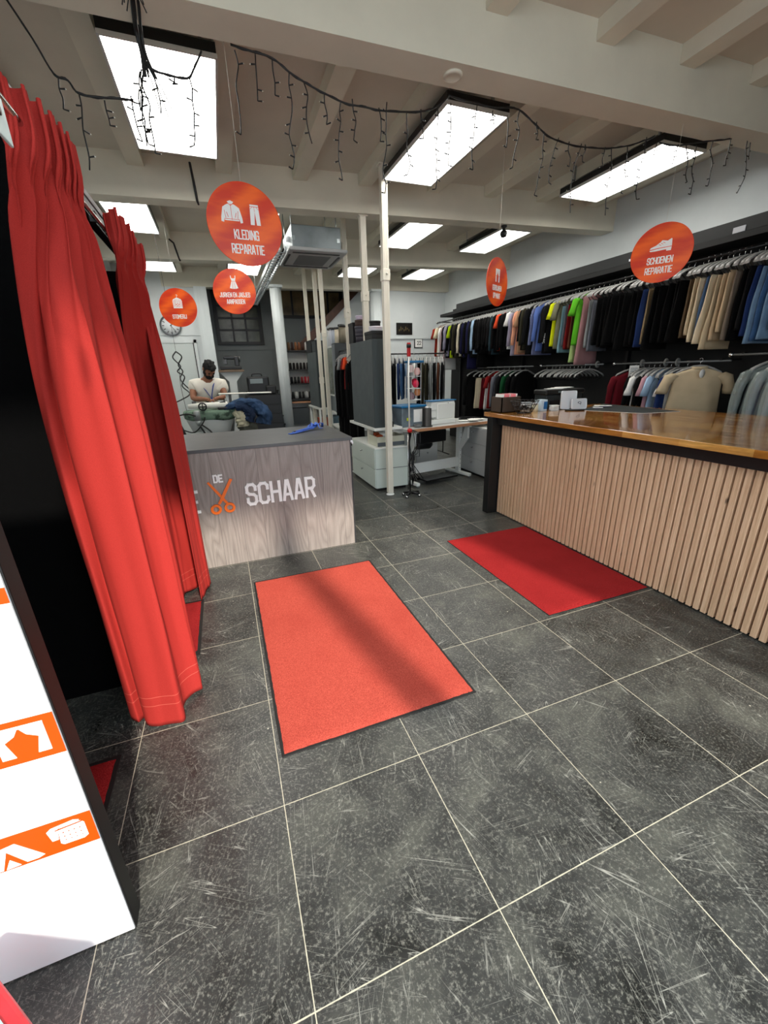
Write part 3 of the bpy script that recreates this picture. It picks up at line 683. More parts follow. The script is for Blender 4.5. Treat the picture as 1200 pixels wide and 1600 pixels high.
# ================================================================== GREY DESK with logo
t=thing('reception_desk',(.1,4.1,0),'grey wood reception desk with SCHAAR lettering and an orange scissors logo','desk')
MB().box(-1.30,3.652,.0,1.040,3.676,1.043).build('front_panel', OAKGREY, t)
MB().box(1.040,3.650,.0,1.054,4.70,1.043).build('side_panel', mat('anthracite_edge',(.16,.16,.165),.5), t)
MB().box(-1.30,3.676,.0,-1.27,4.70,1.043).build('side_panel', BLACKP, t)
MB().box(-1.31,3.64,1.043,1.064,4.72,1.072,.002).build('desktop', DTOP, t)
m=MB(); m.box(1.046,3.634,1.022,1.066,3.65,1.044,.002); m.box(1.058,3.634,1.008,1.070,3.66,1.03,.002); m.build('corner_bracket', WHITEP, t)
DF=((0,3.652,0),(1,0,0),(0,0,1),(0,-1,0))
m=MB(); text(m,'SCHAAR',.178,DF,.012,.075,.552,wf=.80,sw=.17,sp=.235); m.build('lettering', WLET, t)
m=MB(); text(m,'E',.178,DF,.012,-.395,.543,wf=.80,sw=.17); m.build('lettering', WLET, t)
m=MB(); text(m,'DE',.058,DF,.010,-.178,.785,wf=.95,sw=.22); m.build('lettering', WLET, t)
m=MB()
m.poly([(-.052,.806),(-.030,.798),(-.130,.622),(-.160,.585),(-.176,.596)],DF,.012,.004)
m.poly([(-.236,.785),(-.222,.795),(-.125,.648),(-.088,.585),(-.105,.574)],DF,.012)
for cx_,cz_ in ((-.197,.545),(-.085,.548)):
    P_=circ(cx_,cz_,.034,28); strip(m,P_,.020,DF,.013,.002,closed=True)
m.build('scissors_logo', ORG, t)
# blue strap on the desk
t=thing('blue_strap',(.75,4.3,1.072),'crumpled blue strap lying at the back of the grey desktop','strap')
m=MB(); BL=mat('cloth_blue_strap',(.25,.42,.80),.7,bump=(200,.2))
def ribbon(m,pts,w_):
    pts=[Vector(p) for p in pts]; rings=[]
    for i,p in enumerate(pts):
        tt=(pts[min(i+1,len(pts)-1)]-pts[max(i-1,0)]).normalized(); s_=tt.cross(Vector((0,0,1)))
        s_=(s_.normalized() if s_.length>1e-4 else Vector((1,0,0)))*w_; up=Vector((0,0,.003)); rings.append([p-s_-up,p+s_-up,p+s_+up,p-s_+up])
    m.loft(rings)
ribbon(m,[(.56,4.12,1.078),(.66,4.18,1.082),(.78,4.28,1.09),(.86,4.36,1.10),(.90,4.42,1.12)],.022)
ribbon(m,[(.60,4.22,1.078),(.70,4.20,1.10),(.80,4.30,1.105),(.88,4.40,1.09)],.016)
for k_ in range(5):
    a=k_*1.25; ribbon(m,[(.88,4.38,1.10),(.88+.05*math.cos(a),4.38+.06*math.sin(a),1.135),(.88+.075*math.cos(a),4.38+.085*math.sin(a),1.13-.01*k_),(.88+.085*math.cos(a+.4),4.38+.09*math.sin(a+.4),1.088)],.014)
m.build('webbing', BL, t); 
m=MB(); ribbon(m,[(.62,4.20,1.086),(.70,4.26,1.088),(.74,4.30,1.084)],.010); m.build('black_clip', BLACKP, t)

# ================================================================== SLATTED COUNTER
t=thing('slatted_counter',(3.5,2.2,0),'long counter clad in vertical oak slats with a black frame and varnished wood top','counter')
YF,YN=3.93,.25
GAP=mat('gap_black',(.008,.008,.008),.9,spec=.05)
MB().box(2.906,YN,.0,2.93,3.84,1.05).build('black_backing', GAP, t)
n=0; y_=3.815
while y_>YN+.05:
    MB().box(2.868,y_-.0345,.012,2.9055,y_,1.046,.0015,seg=1).build('slat', SLAT, t); y_-=.0495; n+=1
MB().box(2.745,3.835,.0,2.93,3.93,1.125,.003).build('black_post', BLACK, t)
MB().box(2.80,YN,1.046,2.93,3.835,1.127,.003).build('black_rail', BLACK, t)
MB().box(4.42,YN,.0,4.46,3.93,1.127).build('rear_panel', BLACK, t)
MB().box(2.93,3.90,.0,4.42,3.93,1.127).build('end_panel', BLACK, t)
MB().box(2.735,YN-.02,1.127,4.48,3.985,1.172,.004).build('worktop', BUTCHER, t)

ZT=1.1725
t=thing('cutting_mat',(4.0,3.4,ZT),'large dark green cutting mat lying on the counter','cutting mat')
m=MB(); m.poly([(3.66,3.52),(3.88,2.93),(4.30,2.86),(4.46,3.92)],((0,0,ZT),(1,0,0),(0,1,0),(0,0,1)),.004); m.build('mat_sheet', mat('dark_green_mat',(.13,.16,.16),.55), t)
m=MB(); m.poly([(3.655,3.52),(3.875,2.925),(4.305,2.85),(4.465,3.93)],((0,0,ZT),(1,0,0),(0,1,0),(0,0,1)),.0015,-.0005); m.build('white_edge', PAPER, t)
# brown box of pink cards
t=thing('brown_box',(3.0,3.86,ZT),'open dark brown box holding pink cards at the far end of the counter','box')
m=MB()
for a in ((2.80,3.76,2.81,3.96),(3.04,3.76,3.05,3.96),(2.80,3.76,3.05,3.77),(2.80,3.95,3.05,3.96)): m.box(a[0],a[1],ZT,a[2],a[3],ZT+.165)
m.box(2.80,3.76,ZT,3.05,3.96,ZT+.01); m.build('case', mat('brown_card',(.27,.22,.18),.6), t)
for i in range(9):
    m=MB(); M_=Matrix.Translation((2.83+i*.022,3.86,ZT+.11))@Matrix.Rotation(.15+R.uniform(-.1,.1),4,'Y'); m.box(-.001,-.075,-.08,.001,.075,.085,M=M_)
    o=m.build('card', mat('pink_card',(.93,.55,.58),.7) if i%4 else PAPER); tag(o,'pink and white repair cards standing upright in the brown box','card','cards in the brown box')
# wire basket
t=thing('wire_basket',(2.985,3.615,ZT),'black wire basket of odds and ends beside the brown box','basket')
m=MB(); cx_,cy_=2.985,3.615
for rr,zz in ((.075,.0),(.10,.04),(.125,.085),(.145,.125)): m.tube([(cx_+rr*1.1*math.cos(a*math.pi/12),cy_+rr*.85*math.sin(a*math.pi/12),ZT+zz+.006) for a in range(25)],.0035,6)
for a in range(24):
    A=a*math.pi/12; m.tube([(cx_+r_*1.1*math.cos(A),cy_+r_*.85*math.sin(A),ZT+z_+.006) for r_,z_ in ((.02,0),(.075,0),(.145,.125))],.0022,5)
m.build('wire', BLACKM, t)
for i in range(12):
    a=R.uniform(0,6.28); r_=R.uniform(0,.07); p=(cx_+r_*math.cos(a),cy_+r_*math.sin(a)*.8,ZT+.045+R.uniform(0,.03))
    m=MB().lathe([(0,-.012),(.014,-.012),(.016,0),(.014,.012),(0,.012)],p,12,R.choice('xyz')); o=m.build('bobbin', R.choice([CHROME,BLACKP,GREYP])); tag(o,'small dark bobbins and clips lying inside the black wire basket','bobbin','bobbins in the wire basket')
t=thing('tape_dispenser',(3.18,3.86,ZT),'small glinting metal tape dispenser standing behind the wire basket','tape dispenser')
MB().box(3.07,3.90,ZT,3.19,3.965,ZT+.05,.01).build('base', BLACKP, t); MB().lathe([(.02,-.02),(.05,-.02),(.05,.02),(.02,.02),(.02,-.02)],(3.13,3.93,ZT+.08),20,'y').build('tape_roll', CHROME, t)
# bottles / boxes
t=thing('spool_tub',(3.20,3.70,ZT),'small cream tub with a lid beside the blue and white carton','tub')
MB().lathe([(0,0),(.033,0),(.033,.075),(0,.075)],(3.20,3.70,ZT),20).build('tub', mat('cream_plastic',(.88,.86,.74),.4), t); MB().lathe([(0,.076),(.035,.076),(.035,.09),(0,.09)],(3.20,3.70,ZT),20).build('lid', WHITEP, t)
t=thing('tissue_carton',(3.32,3.74,ZT),'blue and white open carton behind the cream tub','carton')
MB().box(3.26,3.68,ZT,3.35,3.78,ZT+.12,.003).build('carton', mat('carton_white_blue',(.80,.87,.92),.6), t); MB().box(3.3505,3.69,ZT,3.353,3.77,ZT+.10).build('blue_side', mat('carton_blue',(.12,.42,.66),.5), t); MB().box(3.30,3.676,ZT+.02,3.345,3.679,ZT+.10).build('print', mat('carton_blue'), t)
t=thing('clear_dish',(3.20,3.86,ZT),'low clear plastic dish beside the wire basket','dish'); MB().lathe([(.045,0),(.055,.0),(.075,.09),(.072,.09),(.05,.006),(0,.006)],(3.20,3.86,ZT),24).build('dish', CLEARP, t)
# stack of small white cards
for i in range(5):
    m=MB(); M_=Matrix.Translation((3.43,3.66,ZT+.006+i*.012))@Matrix.Rotation(R.uniform(-.4,.4),4,'Z'); m.box(-.045,-.03,-.005,.045,.03,.005,.001,M=M_)
    tag(m.build('card_stack', PAPER),'small white card packs piled in front of the printer','card pack','white card packs')
# printer
t=thing('printer',(3.5,4.1,ZT),'black office printer with a paper slot behind the white card stands','printer')
MB().box(3.36,3.94,ZT,3.90,4.0-.03,ZT+.02).build('foot', BLACKP, t) if False else None
MB().box(3.42,3.79,ZT,3.95,3.98,ZT+.16,.012).build('body', mat('printer_black',(.13,.15,.155),.35), t)
MB().box(3.40,3.77,ZT+.16,3.97,3.983,ZT+.215,.015).build('scanner_lid', BLACKP, t)
MB().box(3.48,3.782,ZT+.04,3.80,3.79,ZT+.10).build('paper_slot', BLACKP, t)
MB().box(3.57,3.767,ZT+.18,3.65,3.77,ZT+.20).build('display', mat('grey_display',(.45,.5,.5),.3), t)
for i in range(4):
    m=MB(); M_=Matrix.Translation((3.60+i*.05,3.88,ZT+.2195+i*.004))@Matrix.Rotation(R.uniform(-.5,.5),4,'Z'); m.box(-.09,-.06,-.0015,.09,.06,.0015,M=M_); tag(m.build('paper_sheet', PAPER),'loose white papers lying on top of the black printer','paper','papers on the printer')
# white stands
def cardstand(x,y,w_,h,label,mark=False,a=.12):
    t=thing('card_stand',(x,y,ZT),label,'stand'); M_=Matrix.Translation((x,y,ZT+.004))@Matrix.Rotation(math.radians(-8),4,'Z')@Matrix.Rotation(-a,4,'X')
    m=MB(); m.box(-w_/2,-.006,0,w_/2,.006,h,.018,M=M_,seg=3); m.build('face', WHITEP, t)
    m=MB(); m.box(-w_*.4,-.01,0,w_*.4,.07,.01,.003,M=Matrix.Translation((x,y+.01,ZT))@Matrix.Rotation(math.radians(-8),4,'Z')); m.build('base', GREYP, t)
    if mark:
        fr=(M_@Vector((0,-.0065,h*.55)), M_.to_3x3()@Vector((1,0,0)), M_.to_3x3()@Vector((0,0,1)), M_.to_3x3()@Vector((0,-1,0))); m=MB()
        for s_ in ([(-.02,.012),(0,.018),(.02,.012)],[(-.012,.002),(.004,-.004),(.02,.0)],[(.018,.01),(.012,-.016)],[(-.02,.004),(-.012,.014)]): strip(m,s_,.0045,fr,.0006)
        m.build('print', BLACKP, t)
cardstand(3.64,3.67,.19,.20,'taller white rounded stand behind the printed one on the counter',a=.05)
cardstand(3.72,3.59,.185,.115,'small white stand with a black printed mark on the counter',True)
t=thing('black_pouch',(3.6,3.52,ZT),'flat black pen tray in front of the white stands','tray'); MB().box(-.10,-.03,0,.10,.03,.014,.006,M=Matrix.Translation((3.59,3.52,ZT))@Matrix.Rotation(math.radians(-20),4,'Z')).build('tray', BLACKP, t)
for i in range(6):
    m=MB(); M_=Matrix.Translation((4.02+R.uniform(-.07,.10),3.62+R.uniform(-.06,.06),ZT+.006+i*.004))@Matrix.Rotation(R.uniform(-1,1),4,'Z'); m.box(-.05,-.035,-.0015,.05,.035,.0015,M=M_); tag(m.build('paper_slip', PAPER if i%3 else mat('lilac_paper',(.6,.55,.7),.7)),'loose paper slips scattered beside the dark cutting mat','paper slip','slips beside the cutting mat')
# ================================================================== CLOTHES WALL
t=thing('clothes_wall_unit',(5.4,5.5,0),'tall black wall unit with a front canopy behind the hanging clothes','wall unit')
MB().box(5.36,1.0,0,5.74,9.3,2.96).build('back_board', BLACKW, t)
CB=mat('blackish_blue_board',(.05,.065,.07),.6,vary=(4,.2))
MB().box(4.99,1.0,2.835,5.36,8.52,2.955,.002).build('canopy', CB, t)
MB().box(4.98,1.0,2.775,5.36,9.22,2.832,.002).build('lower_canopy', mat('black_board2',(.03,.035,.035),.7), t)
MB().box(4.985,3.05,2.84,4.989,3.16,2.89).build('torn_label', mat('pale_label',(.75,.76,.78),.6), t); MB().box(4.985,4.22,2.85,4.989,4.32,2.875).build('torn_label', mat('pale_label'), t)
for y_ in (2.3,4.4,6.6,8.8): MB().box(5.30,y_-.02,0,5.36,y_+.02,2.8).build('upright', BLACKM, t)
RX,RZU,RZL=5.03,2.68,1.645
def rail(x,y0,y1_,z,label,mt=CHROME,r=.0125,ends=True):
    o=MB().tube([(x,y0,z),(x,y1_,z)],r,12).build('clothes_rail', mt); tag(o,label,'rail')
    for y_ in [y0+.1,(y0+y1_)/2,y1_-.1]: MB().box(x-.008,y_-.01,z,x+.34,y_+.01,z+.02).build('rail_bracket', BLACKM, o)
    if ends: MB().lathe([(0,-.01),(.022,-.01),(.022,.02),(.013,.03)],(x,y1_,z),14,'y').build('end_cap', CHROME, o)
    return o
rail(RX,1.2,9.45,RZU,'long upper dark clothes rail under the black canopy',BLACKM)
rail(RX,2.92,4.33,RZL,'short lower clothes rail above the counter with size rings',GREYP,.010)
rail(RX,4.52,5.75,RZL,'lower clothes rail in the middle, mostly empty hangers',GREYP,.010)
rail(RX,5.95,8.0,RZL,'lower clothes rail at the far end behind the brown box',GREYP,.010)

# ---- hanger (origin on the rail)
HG=mat('charcoal_hanger_plastic',(.56,.56,.55),.4)
def make_hanger(col=HG, pad=.018):
    t=thing('clothes_hanger',(0,0,0),'charcoal plastic clothes hanger on the upper rail','hanger')
    m=MB(); m.tube([(0,0,.014),(.013,0,.010),(.016,0,-.002),(.012,0,-.016),(0,0,-.026),(0,0,-.062)],.0022,6); m.tube([(0,0,.014),(-.011,0,.011),(-.015,0,.002)],.0022,6); m.build('hook', CHROME, t)
    m=MB(); pts=[(-.215,-.155),(-.20,-.130),(-.13,-.093),(-.06,-.066),(0,-.058),(.06,-.066),(.13,-.093),(.20,-.130),(.215,-.155)]
    rings=[]
    for x,z in pts:
        k=pad*(.7+.6*abs(x)/.2); rings.append([Vector((x,-k,z-.012)),Vector((x,-k*.8,z+.002)),Vector((x,0,z+.007)),Vector((x,k*.8,z+.002)),Vector((x,k,z-.012)),Vector((x,0,z-.016))])
    m.loft(rings); m.build('shoulder_bar', col, t)
    m=MB(); m.tube([(-.205,0,-.16),(-.15,0,-.205),(.15,0,-.205),(.205,0,-.16)],.005,6); m.build('trouser_bar', BLACKP, t)
    return t
HAN=make_hanger(); HAN.location=(RX,2.20,RZU); HAN['label']='charcoal plastic clothes hangers lined up on the upper rail'; HAN['group']='hangers on the upper rail'
hang_first=[True]
def hanger(x,y,z,label='charcoal plastic clothes hangers lined up on the upper rail',group='hangers on the upper rail',rz=0):
    if hang_first[0]: o=HAN; hang_first[0]=False
    else: o=copy_tree(HAN)
    o.location=(x,y,z); o.rotation_euler=(0,0,rz); o['label']=label
    if group: o['group']=group
    elif 'group' in o: del o['group']
    return o
# ---- garments (origin on the rail, hanging down)
def shirt_bm(L=.72, wsh=.205, whem=.215, dep=.030, slv=.50, seed=0, flare=0, collar=True):
    m=MB(); rings=[]; nz=18
    prof=[(-.085,.035,.016),(-.095,.060,.022),(-.115,.11,.026),(-.14,.165,.028),(-.165,wsh,.026)]
    for i in range(1,nz): 
        u=i/(nz-1); prof.append((-.165-(L-.10)*u, wsh-.02+(whem-wsh+.02)*u+.0*u, dep*(1-.15*u)))
    for z,w_,d in prof:
        ring=[]
        for k in range(28):
            a=2*math.pi*k/28; cx_,sy=math.cos(a),math.sin(a)
            x=w_*math.copysign(abs(cx_)**.7,cx_); wr=noise.noise(Vector((x*14+seed*3,z*2.2,seed)))*(.55 if z<-.2 else .1)
            y=d*math.copysign(abs(sy)**.8,sy)*(1+wr)+.012*noise.noise(Vector((x*7,z*1.5,seed+5)))*(z<-.2)
            ring.append(Vector((x,y,z)))
        rings.append(ring)
    m.loft(rings)
    if slv:
        for s_ in (-1,1):
            pts=[(s_*.165,0,-.165),(s_*.215,0,-.20),(s_*.245,0,-.28)]; rr=[.050,.060,.058]
            n_=6 if slv>.3 else 2
            for i in range(1,n_+1):
                u=i/n_; pts.append((s_*(.245+.018*u),-.008*math.sin(u*3+seed),-.28-(slv-.12)*u)); rr.append(.058-.018*u if slv>.3 else .066)
            rings=[]
            for (x,y,z),r_ in zip(pts,rr):
                rings.append([Vector((x+r_*.75*math.cos(a_)+.006*noise.noise(Vector((z*18,seed,a_))),y+r_*.55*math.sin(a_)*(1+.35*noise.noise(Vector((a_*2,z*14,seed)))),z+(r_*.5*math.cos(a_)*s_ if z>-.22 else 0))) for a_ in [2*math.pi*k/12 for k in range(12)]])
            m.loft(rings)
    if collar:
        m.loft([[Vector((r_*math.cos(a),.6*r_*math.sin(a),z)) for a in [2*math.pi*k/16 for k in range(16)]] for r_,z in ((.062,-.10),(.066,-.082),(.060,-.075),(.050,-.09))],cap=False)
    return m
def trouser_bm(L=.68, w0=.15, w1=.19, seed=0, dep=.026):
    m=MB(); rings=[]
    for i in range(20):
        u=i/19; z=-.195-L*u; w_=w0+(w1-w0)*u**.8; ring=[]
        for k in range(32):
            a=2*math.pi*k/32; c_,s_=math.cos(a),math.sin(a); x=w_*math.copysign(abs(c_)**.5,c_)
            fold=.010*math.sin(x*48+seed)*min(1,u*2+.15)+.012*noise.noise(Vector((x*9+seed,u*2,seed)))
            ring.append(Vector((x+.012*noise.noise(Vector((u*3,seed,1))), (dep*(.5+.5*u))*math.copysign(abs(s_)**.7,s_)+fold, z+(.02*noise.noise(Vector((x*10,seed,2))) if i==19 else 0))))
        rings.append(ring)
    m.loft(rings); return m
CM={}
def cm(n,c=None,**k):
    if n not in CM: CM[n]=fabric(n.replace(' ','_'),c,**k)
    return CM[n]
PAL={'rust red':(.55,.16,.10),'cream':(.85,.80,.68),'white':(.90,.90,.88),'dusty pink':(.72,.55,.58),'lilac grey':(.60,.58,.66),'lime green':(.68,.78,.10),'black':(.02,.02,.022),'ivory':(.86,.82,.72),'dark olive':(.20,.19,.14),'navy':(.11,.11,.24),
'pale denim':(.58,.68,.78),'dark teal':(.15,.22,.25),'orange':(.85,.30,.16),'peach':(.88,.62,.50),'tan':(.70,.54,.42),'checked navy':(.22,.24,.38),'blue':(.36,.46,.72),'neon yellow':(.85,.88,.10),'camouflage grey':(.45,.45,.36),'light teal':(.50,.64,.68),'slate grey':(.38,.39,.42),'dark red':(.45,.09,.09),
'brown':(.34,.20,.14),'pale green':(.68,.78,.50),'bright green':(.35,.68,.15),'mauve pink':(.62,.46,.46),'light grey':(.52,.53,.53),'khaki':(.52,.45,.34),'umber':(.33,.27,.20),'beige':(.75,.68,.56),'stone':(.84,.78,.66),'steel blue':(.28,.38,.52),'sand':(.76,.67,.54),'taupe':(.46,.41,.36),'indigo':(.12,.19,.36),'faded blue':(.42,.53,.64),'mid blue':(.23,.35,.50),'charcoal':(.07,.07,.075),'maroon':(.36,.06,.10)}
for k_,c_ in PAL.items(): cm(k_,c_, vary=.22 if k_ in('camouflage grey','checked navy','faded blue','mid blue','pale denim') else .08)
q=CM['checked navy'];nt=q.node_tree; ck=nt.nodes.new('ShaderNodeTexBrick'); ck.inputs['Scale'].default_value=38; ck.offset=0; ck.inputs['Color1'].default_value=lin((.20,.22,.36))+(1,); ck.inputs['Color2'].default_value=lin((.24,.26,.42))+(1,); ck.inputs['Mortar'].default_value=lin((.55,.58,.72))+(1,); ck.inputs['Mortar Size'].default_value=.05
tcx=nt.nodes.new('ShaderNodeTexCoord'); mpx=nt.nodes.new('ShaderNodeMapping'); mpx.inputs['Rotation'].default_value=(math.radians(90),0,0); nt.links.new(tcx.outputs['Object'],mpx.inputs[0]); nt.links.new(mpx.outputs[0],ck.inputs['Vector']); nt.links.new(ck.outputs['Color'], nt.nodes['Principled BSDF'].inputs['Base Color'])
PROTO={}
def proto(kind):
    if kind in PROTO: return PROTO[kind]
    k=hash(kind[0])
    if kind=='long_sleeved_shirt': m=shirt_bm(.74,seed=1)
    elif kind=='shirt': m=shirt_bm(.70,slv=.22,seed=2)
    elif kind=='jacket': m=shirt_bm(.72,.22,.225,.034,.56,seed=3)
    elif kind=='coat': m=shirt_bm(.98,.215,.24,.045,.58,seed=4)
    elif kind=='trousers': m=trouser_bm(.60,seed=1)
    elif kind=='wide_trousers': m=trouser_bm(.66,.16,.24,seed=2)
    elif kind=='jeans': m=trouser_bm(.62,.15,.18,seed=3)
    elif kind=='dress': m=shirt_bm(.95,.17,.20,.03,0,seed=5)
    me=m.build(kind, CM['black']); data=me.data; bpy.data.objects.remove(me); PROTO[kind]=data; return data
def garment(kind,colr,x,y,z,label,group=None,rz=0,scale=(1,1,1)):
    o=bpy.data.objects.new(kind.replace('wide_',''),proto(kind)); C.objects.link(o); o.location=(x,y,z); o.rotation_euler=(0,0,rz); o.scale=scale
    setmat(o,CM[colr]); cat={'long_sleeved_shirt':'shirt','shirt':'shirt','jacket':'jacket','coat':'coat','trousers':'trousers','wide_trousers':'trousers','jeans':'trousers','dress':'dress'}[kind]
    return tag(o,label,cat,group)
UP=[(9.2,'rust red','shirt'),(9.05,'cream','shirt'),(8.9,'white','coat'),(8.75,'dusty pink','long_sleeved_shirt'),(8.6,'lilac grey','long_sleeved_shirt'),(8.42,'lime green','shirt'),(8.2,'dark olive','jacket'),(8.05,'ivory','jacket'),(7.88,'navy','jacket'),(7.70,'navy','coat'),(7.50,'pale denim','jacket'),
(7.36,'black','coat'),(7.22,'black','jacket'),(7.08,'black','long_sleeved_shirt'),(6.90,'dark teal','jacket'),(6.70,'orange','shirt'),(6.60,'black','jacket'),(6.44,'white','shirt'),(6.33,'lilac grey','long_sleeved_shirt'),(6.24,'peach','long_sleeved_shirt'),(6.16,'tan','shirt'),(6.02,'dark olive','jacket'),(5.90,'charcoal','long_sleeved_shirt'),(5.80,'checked navy','long_sleeved_shirt'),(5.68,'blue','long_sleeved_shirt'),(5.56,'black','long_sleeved_shirt'),
(5.40,'neon yellow','shirt'),(5.32,'camouflage grey','shirt'),(5.25,'light teal','trousers'),(5.18,'slate grey','trousers'),(5.11,'dark red','trousers'),(5.05,'brown','trousers'),(4.98,'pale green','dress'),(4.93,'bright green','shirt'),(4.86,'mauve pink','dress'),(4.76,'light grey','trousers'),(4.69,'slate grey','trousers'),
(4.61,'black','trousers'),(4.53,'black','trousers'),(4.45,'black','jeans'),(4.36,'black','wide_trousers'),(4.27,'black','trousers'),(4.18,'black','wide_trousers'),(4.10,'black','jeans'),(4.02,'black','trousers'),(3.95,'indigo','jeans'),(3.89,'khaki','trousers'),(3.82,'black','wide_trousers'),(3.74,'black','trousers'),(3.66,'black','jeans'),(3.58,'black','trousers'),(3.51,'black','wide_trousers'),
(3.42,'umber','trousers'),(3.36,'beige','trousers'),(3.30,'stone','trousers'),(3.245,'steel blue','jeans'),(3.18,'stone','wide_trousers'),(3.13,'beige','wide_trousers'),(3.075,'sand','trousers'),(3.02,'sand','trousers'),(2.97,'taupe','trousers'),(2.91,'black','jeans'),(2.85,'charcoal','trousers'),(2.80,'indigo','jeans'),(2.745,'faded blue','jeans'),(2.69,'mid blue','jeans'),(2.63,'faded blue','jeans'),(2.56,'steel blue','jeans'),(2.48,'indigo','trousers')]
full=[]
for i,(y_,c_,k_) in enumerate(UP):
    full.append((y_,c_,k_))
    if i+1<len(UP):
        gap=y_-UP[i+1][0]
        if gap>.13 and y_<8.9: full.append((y_-gap/2,'charcoal' if i%2 else 'black','jacket' if k_ in('jacket','coat') else 'long_sleeved_shirt'))
KN={'long_sleeved_shirt':'long-sleeved shirt','wide_trousers':'wide trousers'}
cnt={}
for i,(y_,c_,k_) in enumerate(full):
    kn=KN.get(k_,k_.replace('_',' ')); rz=R.uniform(-.10,.10)
    if c_ in ('black','charcoal'):
        lab,grp='black and charcoal clothes hanging in the dark stretches of the upper rail','dark clothes on the upper rail'
    else:
        nb=[a for a in full[max(0,i-4):i][::-1] if a[1] not in ('black','charcoal')]; na=[a for a in full[i+1:i+5] if a[1] not in ('black','charcoal')]
        a_=nb[0][1] if nb else 'black'; b_=na[0][1] if na else 'black'
        lab,grp='%s %s on the upper rail between the %s and %s clothes'%(c_,kn,a_,b_),None
        cnt[lab]=cnt.get(lab,0)+1
        if cnt[lab]>1: print('DUP',lab)
    xo=R.uniform(-.012,.012); sc_=R.uniform(.94,1.07)
    garment(k_,c_,RX+xo,y_,RZU,lab,grp,rz,(sc_,1,R.uniform(.93,1.08)))
    hanger(RX+xo,y_,RZU,rz=rz)
y_=2.42
while False:
    c_=R.choice(['mid blue','indigo','black','charcoal','faded blue']); garment('jeans',c_,RX,y_,RZU,'jeans at the very near end of the upper rail by the picture edge','near end jeans'); hanger(RX,y_,RZU); y_-=.09
# printed white letters on a black garment
m=MB(); fr=((4.84,5.50,1.98),(0,0,-1),(1,0,0),(0,-1,0)); text(m,'HAAE',.05,((4.80,5.515,2.12),(0,0,-1),(.98,-.2,0),(-.2,-.98,0)),.001); 
o=m.build('printed_letters', PAPER); bl=[g for g in C.objects if g.name.startswith('long_sleeved') and abs(g.location.y-5.56)<.01]
if bl: o.parent=bl[0]; o.matrix_parent_inverse=bl[0].matrix_basis.inverted(); 
# ---- lower rail
def low(kind,c_,y_,label,group=None,rz=0,sc_=(1,1,1),han=True,x=RX):
    garment(kind,c_,x,y_,RZL,label,group,rz,sc_)
    if han: hanger(x,y_,RZL,'charcoal hangers carrying clothes on the lower rail','hangers with clothes on the lower rail',rz)
low('jacket','maroon',4.02,'shiny maroon quilted jacket on the lower rail behind the counter',rz=-.75,sc_=(1,1.3,1))
low('long_sleeved_shirt','black',3.90,'black clothes hanging on the lower rail beside the maroon jacket','dark clothes on the lower rail')
low('shirt','white',3.83,'white shirt edge on the lower rail between black clothes',rz=-.1)
low('long_sleeved_shirt','black',3.76,'black clothes hanging on the lower rail beside the maroon jacket','dark clothes on the lower rail')
low('shirt','dusty pink',3.69,'dusty pink shirt on the lower rail next to the pale blue one')
low('shirt','pale denim',3.63,'pale blue shirt on the lower rail next to the beige trousers')
low('trousers','sand',3.55,'beige trousers on the lower rail left of the beige sweater',sc_=(.8,1,.8))
low('long_sleeved_shirt','indigo',3.46,'dark blue shirt on the lower rail just behind the beige sweater')
low('shirt','white',3.36,'white shirt shoulder on the lower rail directly behind the beige sweater',rz=-.5)
o=garment('shirt','beige',4.93,3.16,RZL+.02,'beige knitted sweater facing the room on the lower rail',None,-.80,(1.2,1.8,.95)); hanger(4.93,3.16,RZL+.02,'pale hanger inside the beige sweater',None,-.80)
m=MB().lathe([(0,-.001),(.045,-.001),(.045,.001),(0,.001)],(4.87,3.08,1.52),20,'y'); tag(m.build('round_tag', PAPER),'round white tag hanging at the neck of the beige sweater','tag')
for i,y_ in enumerate((5.62,5.50,5.42,5.34,5.27,5.19,5.12,5.04,4.97,4.90,4.84,4.75)):
    hanger(RX,y_,RZL,'empty charcoal hangers bunched on the middle lower rail','empty hangers on the lower rail',R.uniform(-.15,.15)-.2)
for i,(y_,c_,k_) in enumerate([(7.45,'cream','trousers'),(7.25,'maroon','trousers'),(7.1,'white','trousers'),(6.95,'dark red','shirt'),(6.75,'slate grey','jacket'),(6.6,'charcoal','jacket'),(6.45,'bright green','jacket'),(6.3,'black','jacket'),(6.15,'black','jacket'),(7.7,'black','coat')]):
    lab={'cream':'cream trousers at the far lower rail left of the brown box','maroon':'maroon trousers at the far lower rail between cream and white ones','white':'white trousers at the far lower rail just left of the brown box','dark red':'red shirt peeping out on the far lower rail above the brown box','slate grey':'grey jacket on the far lower rail above the pink cards','bright green':'dark green jacket on the far lower rail above the wire basket'}.get(c_)
    if c_=='bright green': CM['bottle green']=cm('bottle green',(.06,.26,.14)); c_='bottle green'
    if lab: low(k_,c_,y_,lab)
    else: low(k_,c_,y_,'black and charcoal clothes on the far lower rail','dark clothes on the far lower rail')
